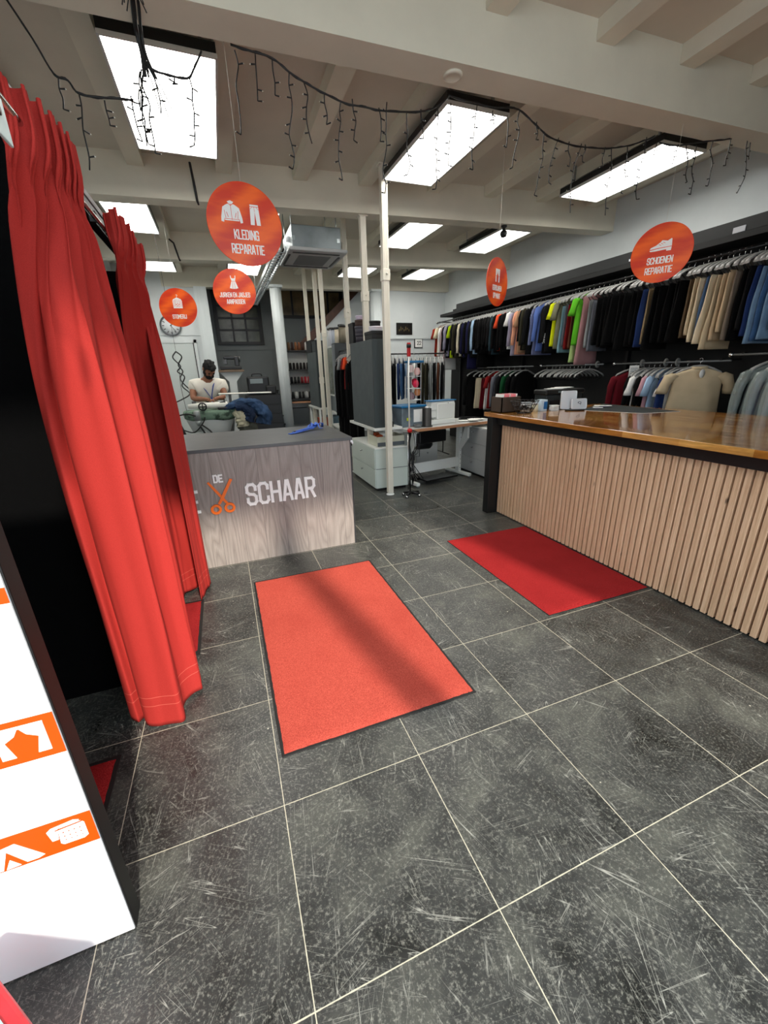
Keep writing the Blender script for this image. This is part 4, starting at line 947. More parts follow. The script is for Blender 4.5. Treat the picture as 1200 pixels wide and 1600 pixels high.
# size rings and card on the lower rail
for i,y_ in enumerate((4.62,3.93,3.62,3.48)):
    m=MB(); pr_=[(.016,-.002),(.046,-.002),(.046,.002),(.016,.002),(.016,-.002)]; m.lathe(pr_,(RX,y_,RZL),28,'y'); o=m.build('size_ring', mat('grey_ring',(.50,.50,.48),.5)); o.rotation_euler=(0,0,0)
    tag(o,'pale grey size divider rings threaded on the lower rails','size ring','size rings')
t=thing('paper_notice',(4.98,3.98,1.57),'white printed notice card hanging from the lower rail above the maroon jacket','notice')
m=MB(); m.poly([(-.06,0),(.06,0),(.06,-.16),(-.06,-.16)],((4.95,3.97,1.62),(.9,-.4,0),(0,0,1),(-.4,-.9,0)),.002); m.build('card', PAPER, t)
m=MB()
for i in range(6): m.poly([(-.045,-.03-i*.02),(.045-.02*(i%2),-.03-i*.02),(.045-.02*(i%2),-.037-i*.02),(-.045,-.037-i*.02)],((4.95,3.97,1.62),(.9,-.4,0),(0,0,1),(-.4,-.9,0)),.0006,.002)
m.build('printed_lines', mat('grey_print',(.45,.45,.45),.7), t)
# garments in clear covers at the right edge
PLC=mat('clear_garment_cover',(.80,.86,.84),.18,alpha=.30,coat=.5,bump=(18,.8))
for i,(y_,x_,c_) in enumerate(((2.48,4.93,'charcoal'),(2.34,4.90,'slate grey'),(2.20,4.88,'light grey'))):
    t=garment('coat',c_,x_,y_,1.70,['dark suit under a clear cover, farthest of the covered clothes at the right edge','grey suit under a clear cover, middle of the covered clothes at the right edge','pale grey suit under a shiny clear cover, nearest at the right edge'][i],None,-.4)
    cv_=bpy.data.objects.new('plastic_cover',proto('coat')); C.objects.link(cv_); cv_.parent=t; cv_.scale=(1.10,1.5,1.03); cv_.location=(0,0,.008); setmat(cv_,PLC)
    hanger(x_,y_,1.70,'hanger carrying a plastic covered suit at the right edge','hangers of the covered suits',-.4)
rail(4.9,1.6,2.85,1.70,'short lower rail at the right edge holding plastic covered clothes',GREYP,.010)
# black office chair behind the counter
def office_chair(x,y,rz,label,sz=1.13):
    t=thing('office_chair',(0,0,0),label,'chair'); CF=mat('black_chair_mesh',(.05,.05,.055),.8,bump=(200,.3))
    m=MB(); m.sheet(lambda u,v: Vector(((u-.5)*.46*(1-.25*abs(2*v-1)**3),.22+.05*(2*u-1)**2-.10*v,.55+.58*v)),14,14); m.build('backrest', CF, t, solid=.03)
    MB().box(-.24,-.24,.44,.24,.22,.51,.03).build('seat', CF, t)
    for s_ in (-1,1): 
        MB().tube([(s_*.25,.10,.47),(s_*.29,.10,.56),(s_*.29,.08,.68)],.014,8).build('arm_post', BLACKP, t); MB().box(s_*.29-.035,-.14,.68,s_*.29+.035,.14,.705,.01).build('armrest', BLACKP, t)
    MB().tube([(0,0,.08),(0,0,.45)],.028,12).build('gas_column', BLACKM, t)
    for k_ in range(5):
        a=2*math.pi*k_/5; MB().tube([(0,0,.10),(.27*math.cos(a),.27*math.sin(a),.07)],[.022,.014],8).build('base_leg', BLACKP, t); MB().lathe([(0,-.01),(.026,-.01),(.026,.01),(0,.01)],(.27*math.cos(a),.27*math.sin(a),.028),12,'x').build('castor', BLACKP, t)
    t.location=(x,y,0); t.rotation_euler=(0,0,rz); return t
office_chair(4.78,2.93,math.radians(125),'black office chair back rising behind the counter by the beige sweater')
# ================================================================== WORKSHOP MIDDLE (right of the posts)
KNOB=CHROME
def drawer_cabinet(x0,y0,x1,y1_,z1,label,face='-x',nd=2,mt=LGREY,z0=.04):
    t=thing('drawer_cabinet',((x0+x1)/2,(y0+y1_)/2,0),label,'cabinet')
    MB().box(x0,y0,z0,x1,y1_,z1,.003).build('body', mt, t)
    MB().box(x0-.006,y0-.006,z1,x1+.006,y1_+.006,z1+.018,.002).build('top', WHITEM, t)
    MB().box(x0+.03,y0+.03,0,x1-.03,y1_-.03,z0).build('plinth', BLACKP, t)
    h=(z1-z0)/nd
    for i in range(nd):
        a,b=z0+i*h+.006,z0+(i+1)*h-.006
        if face=='-x':
            d=MB().box(x0-.012,y0+.012,a,x0-.001,y1_-.012,b,.002).build('drawer', mt, t); MB().lathe([(0,0),(.008,0),(.008,-.015),(.014,-.018),(.012,-.028),(0,-.03)],(x0-.012,(y0+y1_)/2,(a+b)/2+.05),12,'x').build('knob', KNOB, d)
        else:
            d=MB().box(x0+.012,y0-.012,a,x1-.012,y0-.001,b,.002).build('drawer', mt, t); MB().lathe([(0,0),(.008,0),(.008,-.015),(.014,-.018),(.012,-.028),(0,-.03)],((x0+x1)/2,y0-.012,(a+b)/2+.05),12,'y').build('knob', KNOB, d)
    if face=='-x':
        MB().box(x0+.004,y0-.003,z0+h-.004,x1-.004,y0,z0+h+.004).build('seam', GREYP, t)
    return t
LG2=mat('pale_green_grey_cabinet',(.80,.84,.81),.45,vary=(3,.03))
drawer_cabinet(1.87,5.29,2.37,6.40,.605,'pale cabinet with two knobbed drawers behind the nearest white post',mt=LG2)
# crate with bits on the cabinet
t=thing('storage_crate',(2.1,5.5,.625),'clear and cream crate full of sewing bits on the pale drawer cabinet','crate')
m=MB(); z0=.625
for a in ((1.93,5.36,1.94,5.72),(2.34,5.36,2.35,5.72),(1.93,5.36,2.35,5.37),(1.93,5.71,2.35,5.72)): m.box(a[0],a[1],z0,a[2],a[3],z0+.14)
m.box(1.93,5.36,z0,2.35,5.72,z0+.008); m.build('crate', mat('cream_crate',(.82,.82,.74),.4), t); MB().box(1.935,5.354,z0+.005,2.345,5.359,z0+.06).build('grey_band', mat('smoke_plastic',(.35,.38,.40),.3), t)
for i in range(9):
    m=MB(); p=Vector((1.99+R.uniform(0,.3),5.42+R.uniform(0,.22),z0+.10+R.uniform(0,.05)))
    m.box(-.04,-.03,-.02,.04,.03,.02,.006,M=Matrix.Translation(p)@Euler((R.uniform(-.6,.6),R.uniform(-.6,.6),R.uniform(0,3))).to_matrix().to_4x4())
    tag(m.build('sewing_packet', [mat('packet_orange',(.75,.32,.15),.5),PAPER,mat('packet_beige',(.7,.66,.58),.5)][i%3]),'small orange, white and beige packets heaped in the cream crate','packet','packets in the crate')
# white shelf under the grey tall case
t=thing('work_shelf',(2.2,5.9,.88),'white shelf carrying the tall grey case beside the nearest post','shelf')
MB().box(1.86,5.27,.865,2.28,6.45,.90,.003).build('board', WHITEM, t)
for y_ in (6.42,): MB().box(2.22,y_-.02,.0,2.26,y_+.02,.865).build('leg', BLACKM, t)
t=thing('tall_case',(1.95,5.8,.9),'tall dark grey case standing on the white shelf, nearest of the grey cases','case')
MB().box(1.885,5.325,.901,1.907,6.30,2.035,.002).build('side_board', DGREY, t); MB().box(1.885,5.30,.901,2.045,5.323,2.035,.002).build('end_panel', mat('darker_grey_end',(.20,.235,.24),.6), t)
def cbox(x0,y0,z0,x1,y1_,z1,c,label,name='storage_box',grp=None):
    t=thing(name,((x0+x1)/2,(y0+y1_)/2,z0),label,'box',grp); mt=mat('box_'+'%02d%02d%02d'%tuple(int(v*99) for v in c),c,.6,vary=(8,.08))
    MB().box(x0,y0,z0,x1,y1_,z1,.004).build('box', mt, t); MB().box(x0-.004,y0-.004,z1-.035,x1+.004,y1_+.004,z1+.002,.003).build('lid', mt, t); return t
def rbox(cx_,cy_,z0,r,h,c,label):
    t=thing('round_box',(cx_,cy_,z0),label,'box'); mt=mat('box_'+'%02d%02d%02d'%tuple(int(v*99) for v in c),c,.6)
    MB().lathe([(0,0),(r,0),(r,h),(0,h)],(cx_,cy_,z0),28).build('box', mt, t); MB().lathe([(r+.0005,h*.65),(r+.005,h*.65),(r+.005,h+.003),(0,h+.003)],(cx_,cy_,z0),28).build('lid', mt, t)
cbox(1.885,5.30,2.037,2.06,5.60,2.13,(.04,.04,.045),'low black box on top of the nearest grey case')
cbox(1.885,6.12,2.037,2.03,6.34,2.31,(.05,.05,.055),'tall black box at the back on the nearest grey case')
rbox(1.985,5.44,2.134,.085,.055,(.92,.90,.93),'white round box on the low black box')
rbox(1.985,5.45,2.194,.070,.06,(.05,.05,.055),'small black round box on the white round box')
rbox(1.975,6.00,2.04,.085,.11,(.24,.22,.26),'dark purple-grey round box in the stack on the grey case')
rbox(1.975,6.00,2.155,.090,.09,(.30,.29,.33),'slate round box above the purple-grey one')
rbox(1.975,6.00,2.25,.085,.075,(.30,.22,.19),'brown round box near the top of the stack on the grey case')
rbox(1.975,6.00,2.33,.070,.05,(.82,.76,.84),'pale lilac round box topmost of the stack on the grey case')
rbox(2.16,5.95,2.04 if False else 2.31,.0001,.0001,(.3,.3,.3),'x') if False else None
cbox(2.065,5.30,.901,2.16,5.46,.97,(.1,.1,.1),'small black box on the white shelf behind the nearest post')

# sewing table (slightly skew)
t=thing('sewing_table',(3.1,5.6,0),'industrial sewing table with a pale top, beech edge and white steel legs','table')
TA=math.radians(9.8); TM=Matrix.Translation((2.32,5.14,0))@Matrix.Rotation(TA,4,'Z')
MB().box(0,0.004,.825,1.72,.64,.862,.003,M=TM).build('tabletop', mat('pale_tabletop',(.78,.79,.78),.4), t)
MB().box(-.004,-.002,.822,1.724,.004,.863,.002,M=TM).build('front_edge', WOODT, t)
for x_ in (.18,1.18):
    m=MB(); m.box(x_-.03,.02,0.02,x_+.03,.62,.07,.012,M=TM); m.box(x_-.025,.27,.06,x_+.025,.36,.80,.006,M=TM); m.box(x_-.03,.06,.79,x_+.03,.58,.825,.004,M=TM)
    m.poly([(.10,.62),(.27,.42),(.27,.50),(.16,.80),(.10,.80)],(TM@Vector((x_-.02,0,0)),TM.to_3x3()@Vector((0,1,0)),(0,0,1),TM.to_3x3()@Vector((1,0,0))),.04)
    l=m.build('leg', WHITEM, t)
    b=MB()
    for k_ in range(9): b.lathe([(0,0),(.006,0),(.006,-.001),(0,-.001)],TM@Vector((x_,.269,.12+k_*.07)),8,'y')
    b.build('bolt_hole', BLACKP, l)
    for yy in (.04,.60): MB().lathe([(0,0),(.022,0),(.022,.02),(0,.02)],TM@Vector((x_,yy,0)),12).build('foot', GREYP, l)
MB().box(.20,.29,.14,1.16,.31,.30,.003,M=TM).build('cross_panel', WHITEM, t)
MB().box(.25,.10,.62,.75,.45,.80,.02,M=TM).build('motor_tray', BLACKM, t)
MB().lathe([(0,-.14),(.07,-.14),(.08,-.1),(.08,.08),(.05,.12),(0,.12)],TM@Vector((.48,.30,.58)),20,'x').build('motor', BLACKP, t)
MB().box(.35,.05,.05,.95,.30,.075,.006,M=TM).build('treadle', BLACKM, t)
m=MB(); 
for k_ in range(5): m.tube([TM@Vector((.15+.02*k_,.25,.80)),TM@Vector((.12+.03*k_+R.uniform(-.04,.04),.20,.55)),TM@Vector((.14+R.uniform(-.05,.05),.15,.32)),TM@Vector((.2+.05*k_,.2,.06)),TM@Vector((.6+.1*k_,.35+.03*k_,.03))],.006,6)
m.build('cable', BLACKP, t)
def T(x,y,z): return TM@Vector((x,y,z))
ZS=.8635
# sewing machine
t=thing('sewing_machine',tuple(T(.85,.30,ZS)),'white sewing machine head on the sewing table with black stickers','sewing machine')
m=MB(); m.box(.50,.20,ZS,1.0,.42,ZS+.07,.01,M=TM); m.build('bed', WHITEM, t)
MB().box(.66,.22,ZS+.07,1.0,.40,ZS+.30,.012,M=TM).build('column', WHITEM, t); MB().box(.56,.23,ZS+.20,1.0,.39,ZS+.33,.015,M=TM).build('arm', WHITEM, t); MB().box(.54,.24,ZS+.10,.66,.38,ZS+.26,.012,M=TM).build('head', WHITEM, t)
MB().lathe([(0,0),(.055,0),(.06,.02),(.05,.035),(0,.035)],T(1.0,.31,ZS+.25),20,'x').build('handwheel', BLACKP, t)
m=MB(); m.tube([T(.60,.24,ZS+.10),T(.60,.24,ZS+.02)],.004,6); m.box(.585,.225,ZS+.005,.615,.25,ZS+.012,M=TM); m.build('needle_bar', CHROME, t)
m=MB()
for k_ in range(9): m.lathe([(0,0),(R.uniform(.005,.012),0),(.005,-.006),(0,-.006)],T(R.uniform(.68,.96),.228,ZS+R.uniform(.1,.3)),8,'y')
m.build('tension_knob', BLACKP, t)
m=MB().box(.55,.22,ZS+.332,1.02,.41,ZS+.342,.003,M=TM); m.build('blue_tray', BLUE, t)
# clear box with blue lid
t=thing('lidded_box',tuple(T(.2,.35,ZS)),'clear plastic box with a blue lid holding fabric on the sewing table','box')
MB().box(.06,.26,ZS,.46,.58,ZS+.27,.012,M=TM).build('tub', mat('smoky_clear_plastic',(.42,.47,.50),.25,vary=(6,.3)), t); MB().box(.04,.24,ZS+.27,.48,.60,ZS+.30,.01,M=TM).build('lid', BLUE, t)
MB().box(.14,.257,ZS+.09,.20,.2595,ZS+.13,M=TM).build('yellow_label', mat('yellow_label',(.75,.80,.15),.5), t); MB().box(.26,.257,ZS+.06,.44,.2595,ZS+.24,M=TM).build('white_fabric_panel', PAPER, t)
t=thing('thread_cone',tuple(T(.38,.16,ZS)),'big black thread cone standing on the front of the sewing table','thread')
MB().lathe([(0,0),(.085,0),(.085,.010),(.068,.012),(.066,.255),(.04,.262),(0,.262)],T(.40,.13,ZS),24).build('thread', BLACKP, t); MB().lathe([(0,.255),(.022,.255),(.018,.28),(0,.28)],T(.40,.13,ZS),16).build('cone_tip', PAPER, t)
t=thing('thread_tray',tuple(T(.3,.1,ZS)),'round grey magnifier dish beside the black thread cone','dish'); MB().lathe([(0,0),(.05,0),(.058,.04),(.052,.045),(.045,.01),(0,.01)],T(.25,.14,ZS),24).build('dish', GREYP, t)
for i,(a,b) in enumerate(((1.20,.22),(1.32,.30),(1.44,.20),(1.52,.33),(1.28,.12),(1.42,.40))):
    m=MB(); M_=TM@Matrix.Translation((a,b,ZS+.012+.004*i))@Matrix.Rotation(R.uniform(0,3),4,'Z')
    if i%2:
        m.box(-.12,-.012,-.008,.12,.012,.008,.004,M=M_); m.box(-.12,.04,-.008,.12,.056,.008,.004,M=M_); m.box(-.12,-.012,-.008,-.10,.056,.008,.004,M=M_); tag(m.build('black_clamp', BLACKP),'flat black hoops and clamps piled at the right of the sewing table','clamp','black clamps on the sewing table')
    else:
        m.box(-.10,-.07,-.002,.10,.07,.002,M=M_); tag(m.build('pattern_paper', PAPER),'white pattern papers under black clamps on the sewing table','paper','pattern papers on the sewing table')
# hanging net organiser behind the table
t=thing('net_organiser',(2.62,5.75,1.2),'hanging cylindrical net organiser with blue rings and pink bundles above the sewing table','organiser')
for z_ in (1.74,): MB().lathe([(.085,0),(.14,0),(.145,.012),(.14,.028),(.085,.028),(.085,0)],(2.66,5.70,z_),28).build('blue_ring', BLUE, t)
for z_ in (1.55,1.38,1.22): MB().lathe([(0,0),(.11,0),(.11,.006),(0,.006)],(2.66,5.70,z_),24).build('tier', mat('net_white',(.85,.85,.85),.5), t)
m=MB()
for k_ in range(8): a=k_*math.pi/4; m.tube([(2.66+.11*math.cos(a),5.70+.11*math.sin(a),1.76),(2.66+.11*math.cos(a),5.70+.11*math.sin(a),1.20)],.0025,5)
m.tube([(2.66,5.70,1.76),(2.66,5.70,2.4)],.002,5); m.build('net_cord', mat('net_white'), t)
for k_,(c_,z_) in enumerate([((.90,.72,.70),1.62),((.90,.80,.78),1.66),((.85,.15,.30),1.45),((.80,.10,.25),1.47),((.60,.48,.50),1.28),((.85,.55,.35),1.33),((.35,.30,.42),1.26)]):
    m=MB(); r=.045; p=(2.66+.05*math.cos(k_*2.4),5.70+.05*math.sin(k_*2.4),z_)
    m.lathe([(0,-.055),(.035,-.045),(.048,0),(.035,.045),(0,.055)],p,14); tag(m.build('thread_bundle', mat('bundle_%d'%k_,c_,.8,bump=(60,.5))),['pale pink thread bundle at the top of the net organiser','creamy pink thread bundle topmost in the net organiser','crimson thread bundle in the middle of the net organiser','deep red thread bundle beside the crimson one in the organiser','mauve thread bundle low in the net organiser','orange-tan thread bundle low in the net organiser','dark violet thread bundle at the bottom of the net organiser'][k_],'thread')
# stand with white pole
t=thing('lamp_stand',(2.22,4.86,0),'thin white pole on a small wheeled black base with red knobs, beside the nearest post','stand')
m=MB(); 
for a in (.3,2.2,3.9,5.5): m.tube([(2.22,4.86,.055),(2.22+.13*math.cos(a),4.86+.10*math.sin(a),.045)],[.022,.016],8)
m.build('base', BLACKP, t)
for a in (.3,2.2,3.9,5.5): MB().lathe([(0,-.01),(.018,-.016),(.018,.016),(0,.01)],(2.22+.13*math.cos(a),4.86+.10*math.sin(a),.02),12,'x').build('castor', CHROME, t)
MB().tube([(2.21,4.87,.05),(2.20,4.87,.90)],.011,8).build('lower_pole', BLACKM, t); MB().tube([(2.175,4.85,.10),(2.175,4.85,.86)],.006,8).build('silver_rod', CHROME, t)
MB().tube([(2.205,4.87,.88),(2.20,4.87,1.80)],.0105,10).build('white_pole', WHITEM, t)
MB().lathe([(0,-.03),(.028,-.02),(.034,0),(.028,.02),(0,.03)],(2.20,4.85,.90),16).build('red_knob', RED, t)
m=MB(); m.box(2.185,4.855,1.80,2.225,4.89,1.96,.006); m.build('red_grip', RED, t); MB().lathe([(0,-.02),(.028,-.02),(.028,.02),(0,.02)],(2.20,4.86,1.92),14).build('black_collar', BLACKP, t)
m=MB()
for k_ in range(4): 
    a=.5+k_*.5; m.tube([(2.21,4.86,.92),(2.25+.03*k_,4.83,.86),(2.27+.02*k_,4.83,.70-.05*k_),(2.23,4.84,.55),(2.22+.02*k_,4.85,.34),(2.25,4.87,.15)],.005,6)
m.box(2.225,4.84,.50,2.27,4.87,.56,.006); m.build('cable', BLACKP, t)
# cabinets under / beyond the table
drawer_cabinet(3.62,5.05,4.15,6.0,.76,'pale cabinet under the right end of the sewing table by the counter',face='-x',nd=3,mt=mat('grey_white_cabinet',(.70,.71,.71),.5))
drawer_cabinet(3.0,6.35,3.42,6.9,.74,'grey-white cabinet seen between the sewing table legs',face='-y',nd=2,mt=mat('grey_white_cabinet'))
t=thing('black_bag',(2.2,6.1,.905),'black bag slumped on the shelf behind the nearest post','bag'); m=MB()
m.loft([[Vector((2.19+ (.10-.05*abs(u-.4))*math.cos(a)*s,6.1+.13*math.sin(a)*s,.905+u*.34)) for a in [2*math.pi*k/16 for k in range(16)]] for u,s in ((0,1),(.3,1.1),(.7,.9),(1,.5))]); m.build('bag_body', mat('cloth_black_bag',(.05,.05,.06),.7,bump=(30,.6)), t); 
t=thing('clear_bag',(2.19,5.62,.905),'clear plastic bag of white cloth on the shelf behind the nearest post','bag'); m=MB()
m.loft([[Vector((2.175+.085*math.cos(a)*s+.01*noise.noise(Vector((a,u*3,1))),5.60+.08*math.sin(a)*s,.903+u*.40)) for a in [2*math.pi*k/16 for k in range(16)]] for u,s in ((0,1),(.35,1.05),(.7,.85),(1,.6))]); m.build('bag_body', mat('milky_bag',(.72,.74,.76),.3,bump=(25,.8)), t)

# freestanding clothes rack behind the sewing table
t=thing('clothes_rack',(3.3,7.15,0),'free-standing black clothes rack behind the sewing table','clothes rack')
MB().tube([(2.72,7.2,1.92),(4.05,7.2,1.92)],.012,10).build('top_bar', BLACKM, t)
for x_ in (2.9,4.0):
    MB().tube([(x_,7.2,.06),(x_,7.2,1.92)],.012,10).build('upright', BLACKM, t); MB().tube([(x_,6.95,.05),(x_,7.45,.05)],.012,8).build('foot', BLACKM, t)
for i,(c_,k_) in enumerate([('black','dress'),('black','coat'),('black','coat'),('indigo','jacket'),('mid blue','jacket'),('faded blue','shirt'),('charcoal','jacket'),('white','shirt'),('black','coat'),('dark olive','coat'),('dark olive','coat'),('light grey','coat'),('charcoal','coat'),('brown','coat'),('black','coat')]):
    x_=2.80+i*.082
    lab={'indigo':'indigo denim jacket on the free-standing rack','mid blue':'mid blue denim jacket on the free-standing rack','faded blue':'pale blue shirt on the free-standing rack','white':'white shirt on the free-standing rack beside the net organiser','light grey':'pale grey coat hanging on the free-standing rack','brown':'dark brown coat near the right end of the free-standing rack'}.get(c_)
    g=None
    if c_=='dark olive': lab,g='dark olive coats side by side on the free-standing rack','olive coats on the rack'
    elif lab is None: lab,g='black and charcoal clothes on the free-standing rack','dark clothes on the free-standing rack'
    garment(k_,c_,x_,7.2,1.92,lab,g,math.radians(62)+R.uniform(-.1,.1),(.9,.6,1)); hanger(x_,7.2,1.92,'hangers on the free-standing rack behind the sewing table','hangers on the free-standing rack',math.radians(62))
# pictures on the right back wall
t=thing('picture_frame',(4.55,10.38,2.6),'small dark framed picture on the far white wall','picture')
m=MB().box(4.36,10.375,2.50,4.80,10.399,2.78,.004); m.build('frame', BLACKP, t); m=MB().box(4.38,10.372,2.52,4.78,10.376,2.76); m.build('picture_print', mat('dark_print',(.10,.09,.08),.3), t)
m=MB()
for k_ in range(7): m.box(4.42+k_*.045,10.370,2.58+.02*(k_%3),4.445+k_*.045,10.373,2.63+.03*((k_*2)%3))
m.build('gold_marks', mat('gold_print',(.42,.36,.24),.4), t)
t=thing('wall_calendar',(4.95,10.35,2.3),'small white calendar sheet reading 22 beside the far end of the clothes rail','calendar')
MB().box(4.86,10.375,2.18,5.10,10.399,2.44,.003).build('frame', BLACKP, t); MB().box(4.88,10.372,2.20,5.08,10.376,2.42).build('sheet', PAPER, t)
m=MB(); text(m,'22',.08,((4.94,10.3715,2.26),(1,0,0),(0,0,1),(0,-1,0)),.001); m.build('printed_number', BLACKP, t)

# ================================================================== ROW BEHIND THE DESK (x about 1.9)
t=thing('tall_case',(1.95,9.4,.95),'dark grey tall case standing far back by the thread shelves','case'); MB().box(1.90,8.85,.93,1.92,9.80,2.05,.002).build('side_board', DGREY, t); MB().box(1.90,8.825,.93,2.066,8.848,2.05).build('end_panel', mat('darker_grey_end'), t)
MB().box(1.86,8.74,.895,2.5,9.9,.925).build('x', WHITEM) if False else None
t=thing('work_shelf',(2.1,9.3,.9),'white shelf carrying the farthest dark grey case','shelf'); MB().box(1.86,8.80,.89,2.45,9.88,.928,.003).build('board', WHITEM, t)
for y_ in (8.84,9.84): MB().box(2.38,y_-.02,0,2.42,y_+.02,.89).build('leg', WHITEM, t); MB().box(1.88,y_-.02,0,1.92,y_+.02,.89).build('leg', WHITEM, t)
cbox(1.90,9.25,2.052,2.06,9.78,2.30,(.07,.08,.085),'black box at the back on the farthest grey case')
cbox(1.905,8.84,2.052,2.06,9.2,2.26,(.20,.22,.23),'dark grey box in front on the farthest grey case')
t=thing('glazed_cabinet',(2.0,8.0,.9),'white framed glazed cabinet with fabric bolts between the grey cases','cabinet')
m=MB()
for y_ in (7.62,8.40): m.box(2.02,y_-.02,.05,2.06,y_+.02,2.10); m.box(2.42,y_-.02,.05,2.46,y_+.02,2.10)
for z_ in (.60,.88,1.20,2.08): m.box(2.02,7.60,z_,2.46,8.42,z_+.03)
m.build('frame', WHITEM, t); MB().box(2.035,7.64,1.23,2.04,8.38,2.08).build('glass', mat('greenish_glass',(.42,.46,.42),.15,vary=(3,.35)), t); MB().box(2.04,7.64,.91,2.045,8.38,1.20).build('lower_panel', mat('grey_panel',(.38,.42,.44),.5), t)
MB().box(2.06,7.64,.05,2.40,8.38,.60).build('drawer_block', LGREY, t)
t=thing('fabric_bolt_case',(2.0,7.5,1.0),'dark grey upright case beside the glazed cabinet','case'); MB().box(1.93,7.38,.93,2.3,7.60,2.12,.003).build('board', mat('slate_board',(.22,.24,.25),.6), t); MB().box(1.925,7.39,.95,1.93,7.59,2.10).build('face', mat('mid_grey_face',(.42,.44,.46),.5), t)
for i,(y_,c_,h) in enumerate([(8.30,(.85,.86,.88),.28),(8.15,(.80,.82,.86),.28),(8.0,(.62,.65,.70),.26),(7.78,(.80,.76,.66),.25),(7.66,(.84,.80,.72),.24),(7.50,(.45,.42,.34),.27),(7.40,(.50,.47,.40),.25)]):
    t=thing('thread_spool_box',(2.0,y_,2.12),['white thread cone farthest on top of the glazed cabinet','pale thread cone second from the far end on the glazed cabinet','grey thread cone on top of the glazed cabinet','cream thread cone on top of the glazed cabinet','ivory thread cone at the near corner of the glazed cabinet','olive brown thread cone on the upright case','light brown thread cone nearest on the upright case'][i],'thread')
    MB().lathe([(0,0),(.055,0),(.05,h),(0,h)],(2.10,y_,2.125),18).build('thread', mat('cone_%d'%i,c_,.8,bump=(90,.4)), t); MB().lathe([(0,h),(.062,h),(.062,h+.03),(0,h+.03)],(2.10,y_,2.125),18).build('cap', BLACKP, t)
# black and coloured clothes hanging in the row
t=thing('short_clothes_rail',(1.98,6.9,1.95),'short rail of dark clothes between the grey case and glazed cabinet','rail'); MB().tube([(2.0,6.5,1.98),(2.0,7.36,1.98)],.011,8).build('bar', BLACKM, t)
for y_ in (6.5,7.36): MB().tube([(2.0,y_,.0),(2.0,y_,1.98)],.012,8).build('upright', BLACKM, t)
for i,(c_,k_,l_) in enumerate([('black','coat',''),('orange','shirt','orange top hanging in front of the third white post'),('dark red','shirt','dark red top hanging just behind the orange one'),('black','coat',''),('light grey','shirt','grey and white top hanging in the dark clothes row'),('black','coat',''),('black','coat','')]):
    y_=6.58+i*.11; g=None if l_ else 'black coats in the workshop row'
    garment(k_,c_,2.02,y_,1.98,l_ or 'long black coats hanging between the grey case and glazed cabinet',g,R.uniform(-.1,.1),(.55,1.2,.8 if k_=='shirt' else 1.45)); hanger(2.02,y_,1.98,'hangers on the short workshop rail','hangers on the short workshop rail',0).scale=(.55,1,1)
# thread shelves between column and grey case
t=thing('thread_shelf',(1.85,10.5,.4),'dark open shelf unit of thread rows beyond the ribbed column','shelf')
SH=mat('shelf_dark',(.10,.10,.10),.6); ZR=[2.17,1.73,1.40,1.04]
MB().box(1.50,10.98,.30,2.35,11.0,2.15).build('back_panel', mat('shelf_back',(.85,.85,.83),.7), t)
for z_ in ZR: MB().box(1.50,10.62,z_-.03,2.35,10.98,z_-.002).build('shelf_board', SH, t)
MB().box(1.50,10.58,.93,2.35,10.98,.965).build('wood_board', WOODT, t)
for x_ in (1.50,2.33): MB().box(x_,10.60,0,x_+.02,10.98,2.15).build('side', SH, t)
MB().box(1.56,10.62,.40,2.0,10.95,.80).build('basket', mat('grey_basket',(.22,.24,.25),.6), t)
rows=[[(.35,.16,.10),(.40,.28,.16),(.20,.10,.07),(.55,.35,.2),(.5,.3,.18),(.25,.13,.08),(.85,.83,.8),(.88,.87,.84),(.6,.55,.5)],[(.10,.08,.07)]*7+[(.6,.52,.45),(.7,.6,.5)],[(.06,.06,.07)]*4+[(.45,.05,.08),(.62,.08,.14),(.66,.10,.16),(.7,.12,.2),(.75,.4,.5)],[(.07,.07,.08),(.1,.1,.1),(.8,.8,.78),(.08,.08,.09),(.07,.07,.07),(.7,.7,.7),(.06,.06,.06),(.1,.1,.11),(.08,.08,.08)]]
rn=['top','second','third','bottom']; rl=['brown and white thread cones in a row on the top thread shelf','dark brown thread cones in a row on the second thread shelf','black and crimson thread cones in a row on the third thread shelf','black and white thread cones in a row on the bottom thread shelf']
for r_,(z_,cs) in enumerate(zip(ZR,rows)):
    for i,c_ in enumerate(cs):
        x_=1.57+i*.085; h=.16 if r_ else .19
        o=MB().lathe([(0,0),(.037,0),(.030,h*.9),(.012,h),(0,h)],(x_,10.74,z_),14).build('thread_cone', mat('thr_%02d%02d%02d'%tuple(int(v*99) for v in c_),c_,.7)); tag(o,rl[r_],'thread','thread cones on the %s shelf'%rn[r_])
# low grey-orange clutter box in front of the frame (seen over the desk)
cbox(1.90,8.86,.50,2.10,9.15,.70,(.62,.26,.16),'orange box on the low tier of the farthest white shelf')
cbox(2.08,7.66,.632,2.3,8.0,.78,(.25,.27,.28),'grey box inside the glazed cabinet frame')
for a in ((2.13,8.86,.50,2.34,9.3,.72),): cbox(*a,(.30,.40,.45),'blue grey box on the low tier of the farthest white shelf')
MB().box(1.88,8.74,.47,2.42,9.86,.498).build('lower_board', WHITEM, next(o for o in C.objects if o.get('label','').startswith('white shelf carrying the farthest')))
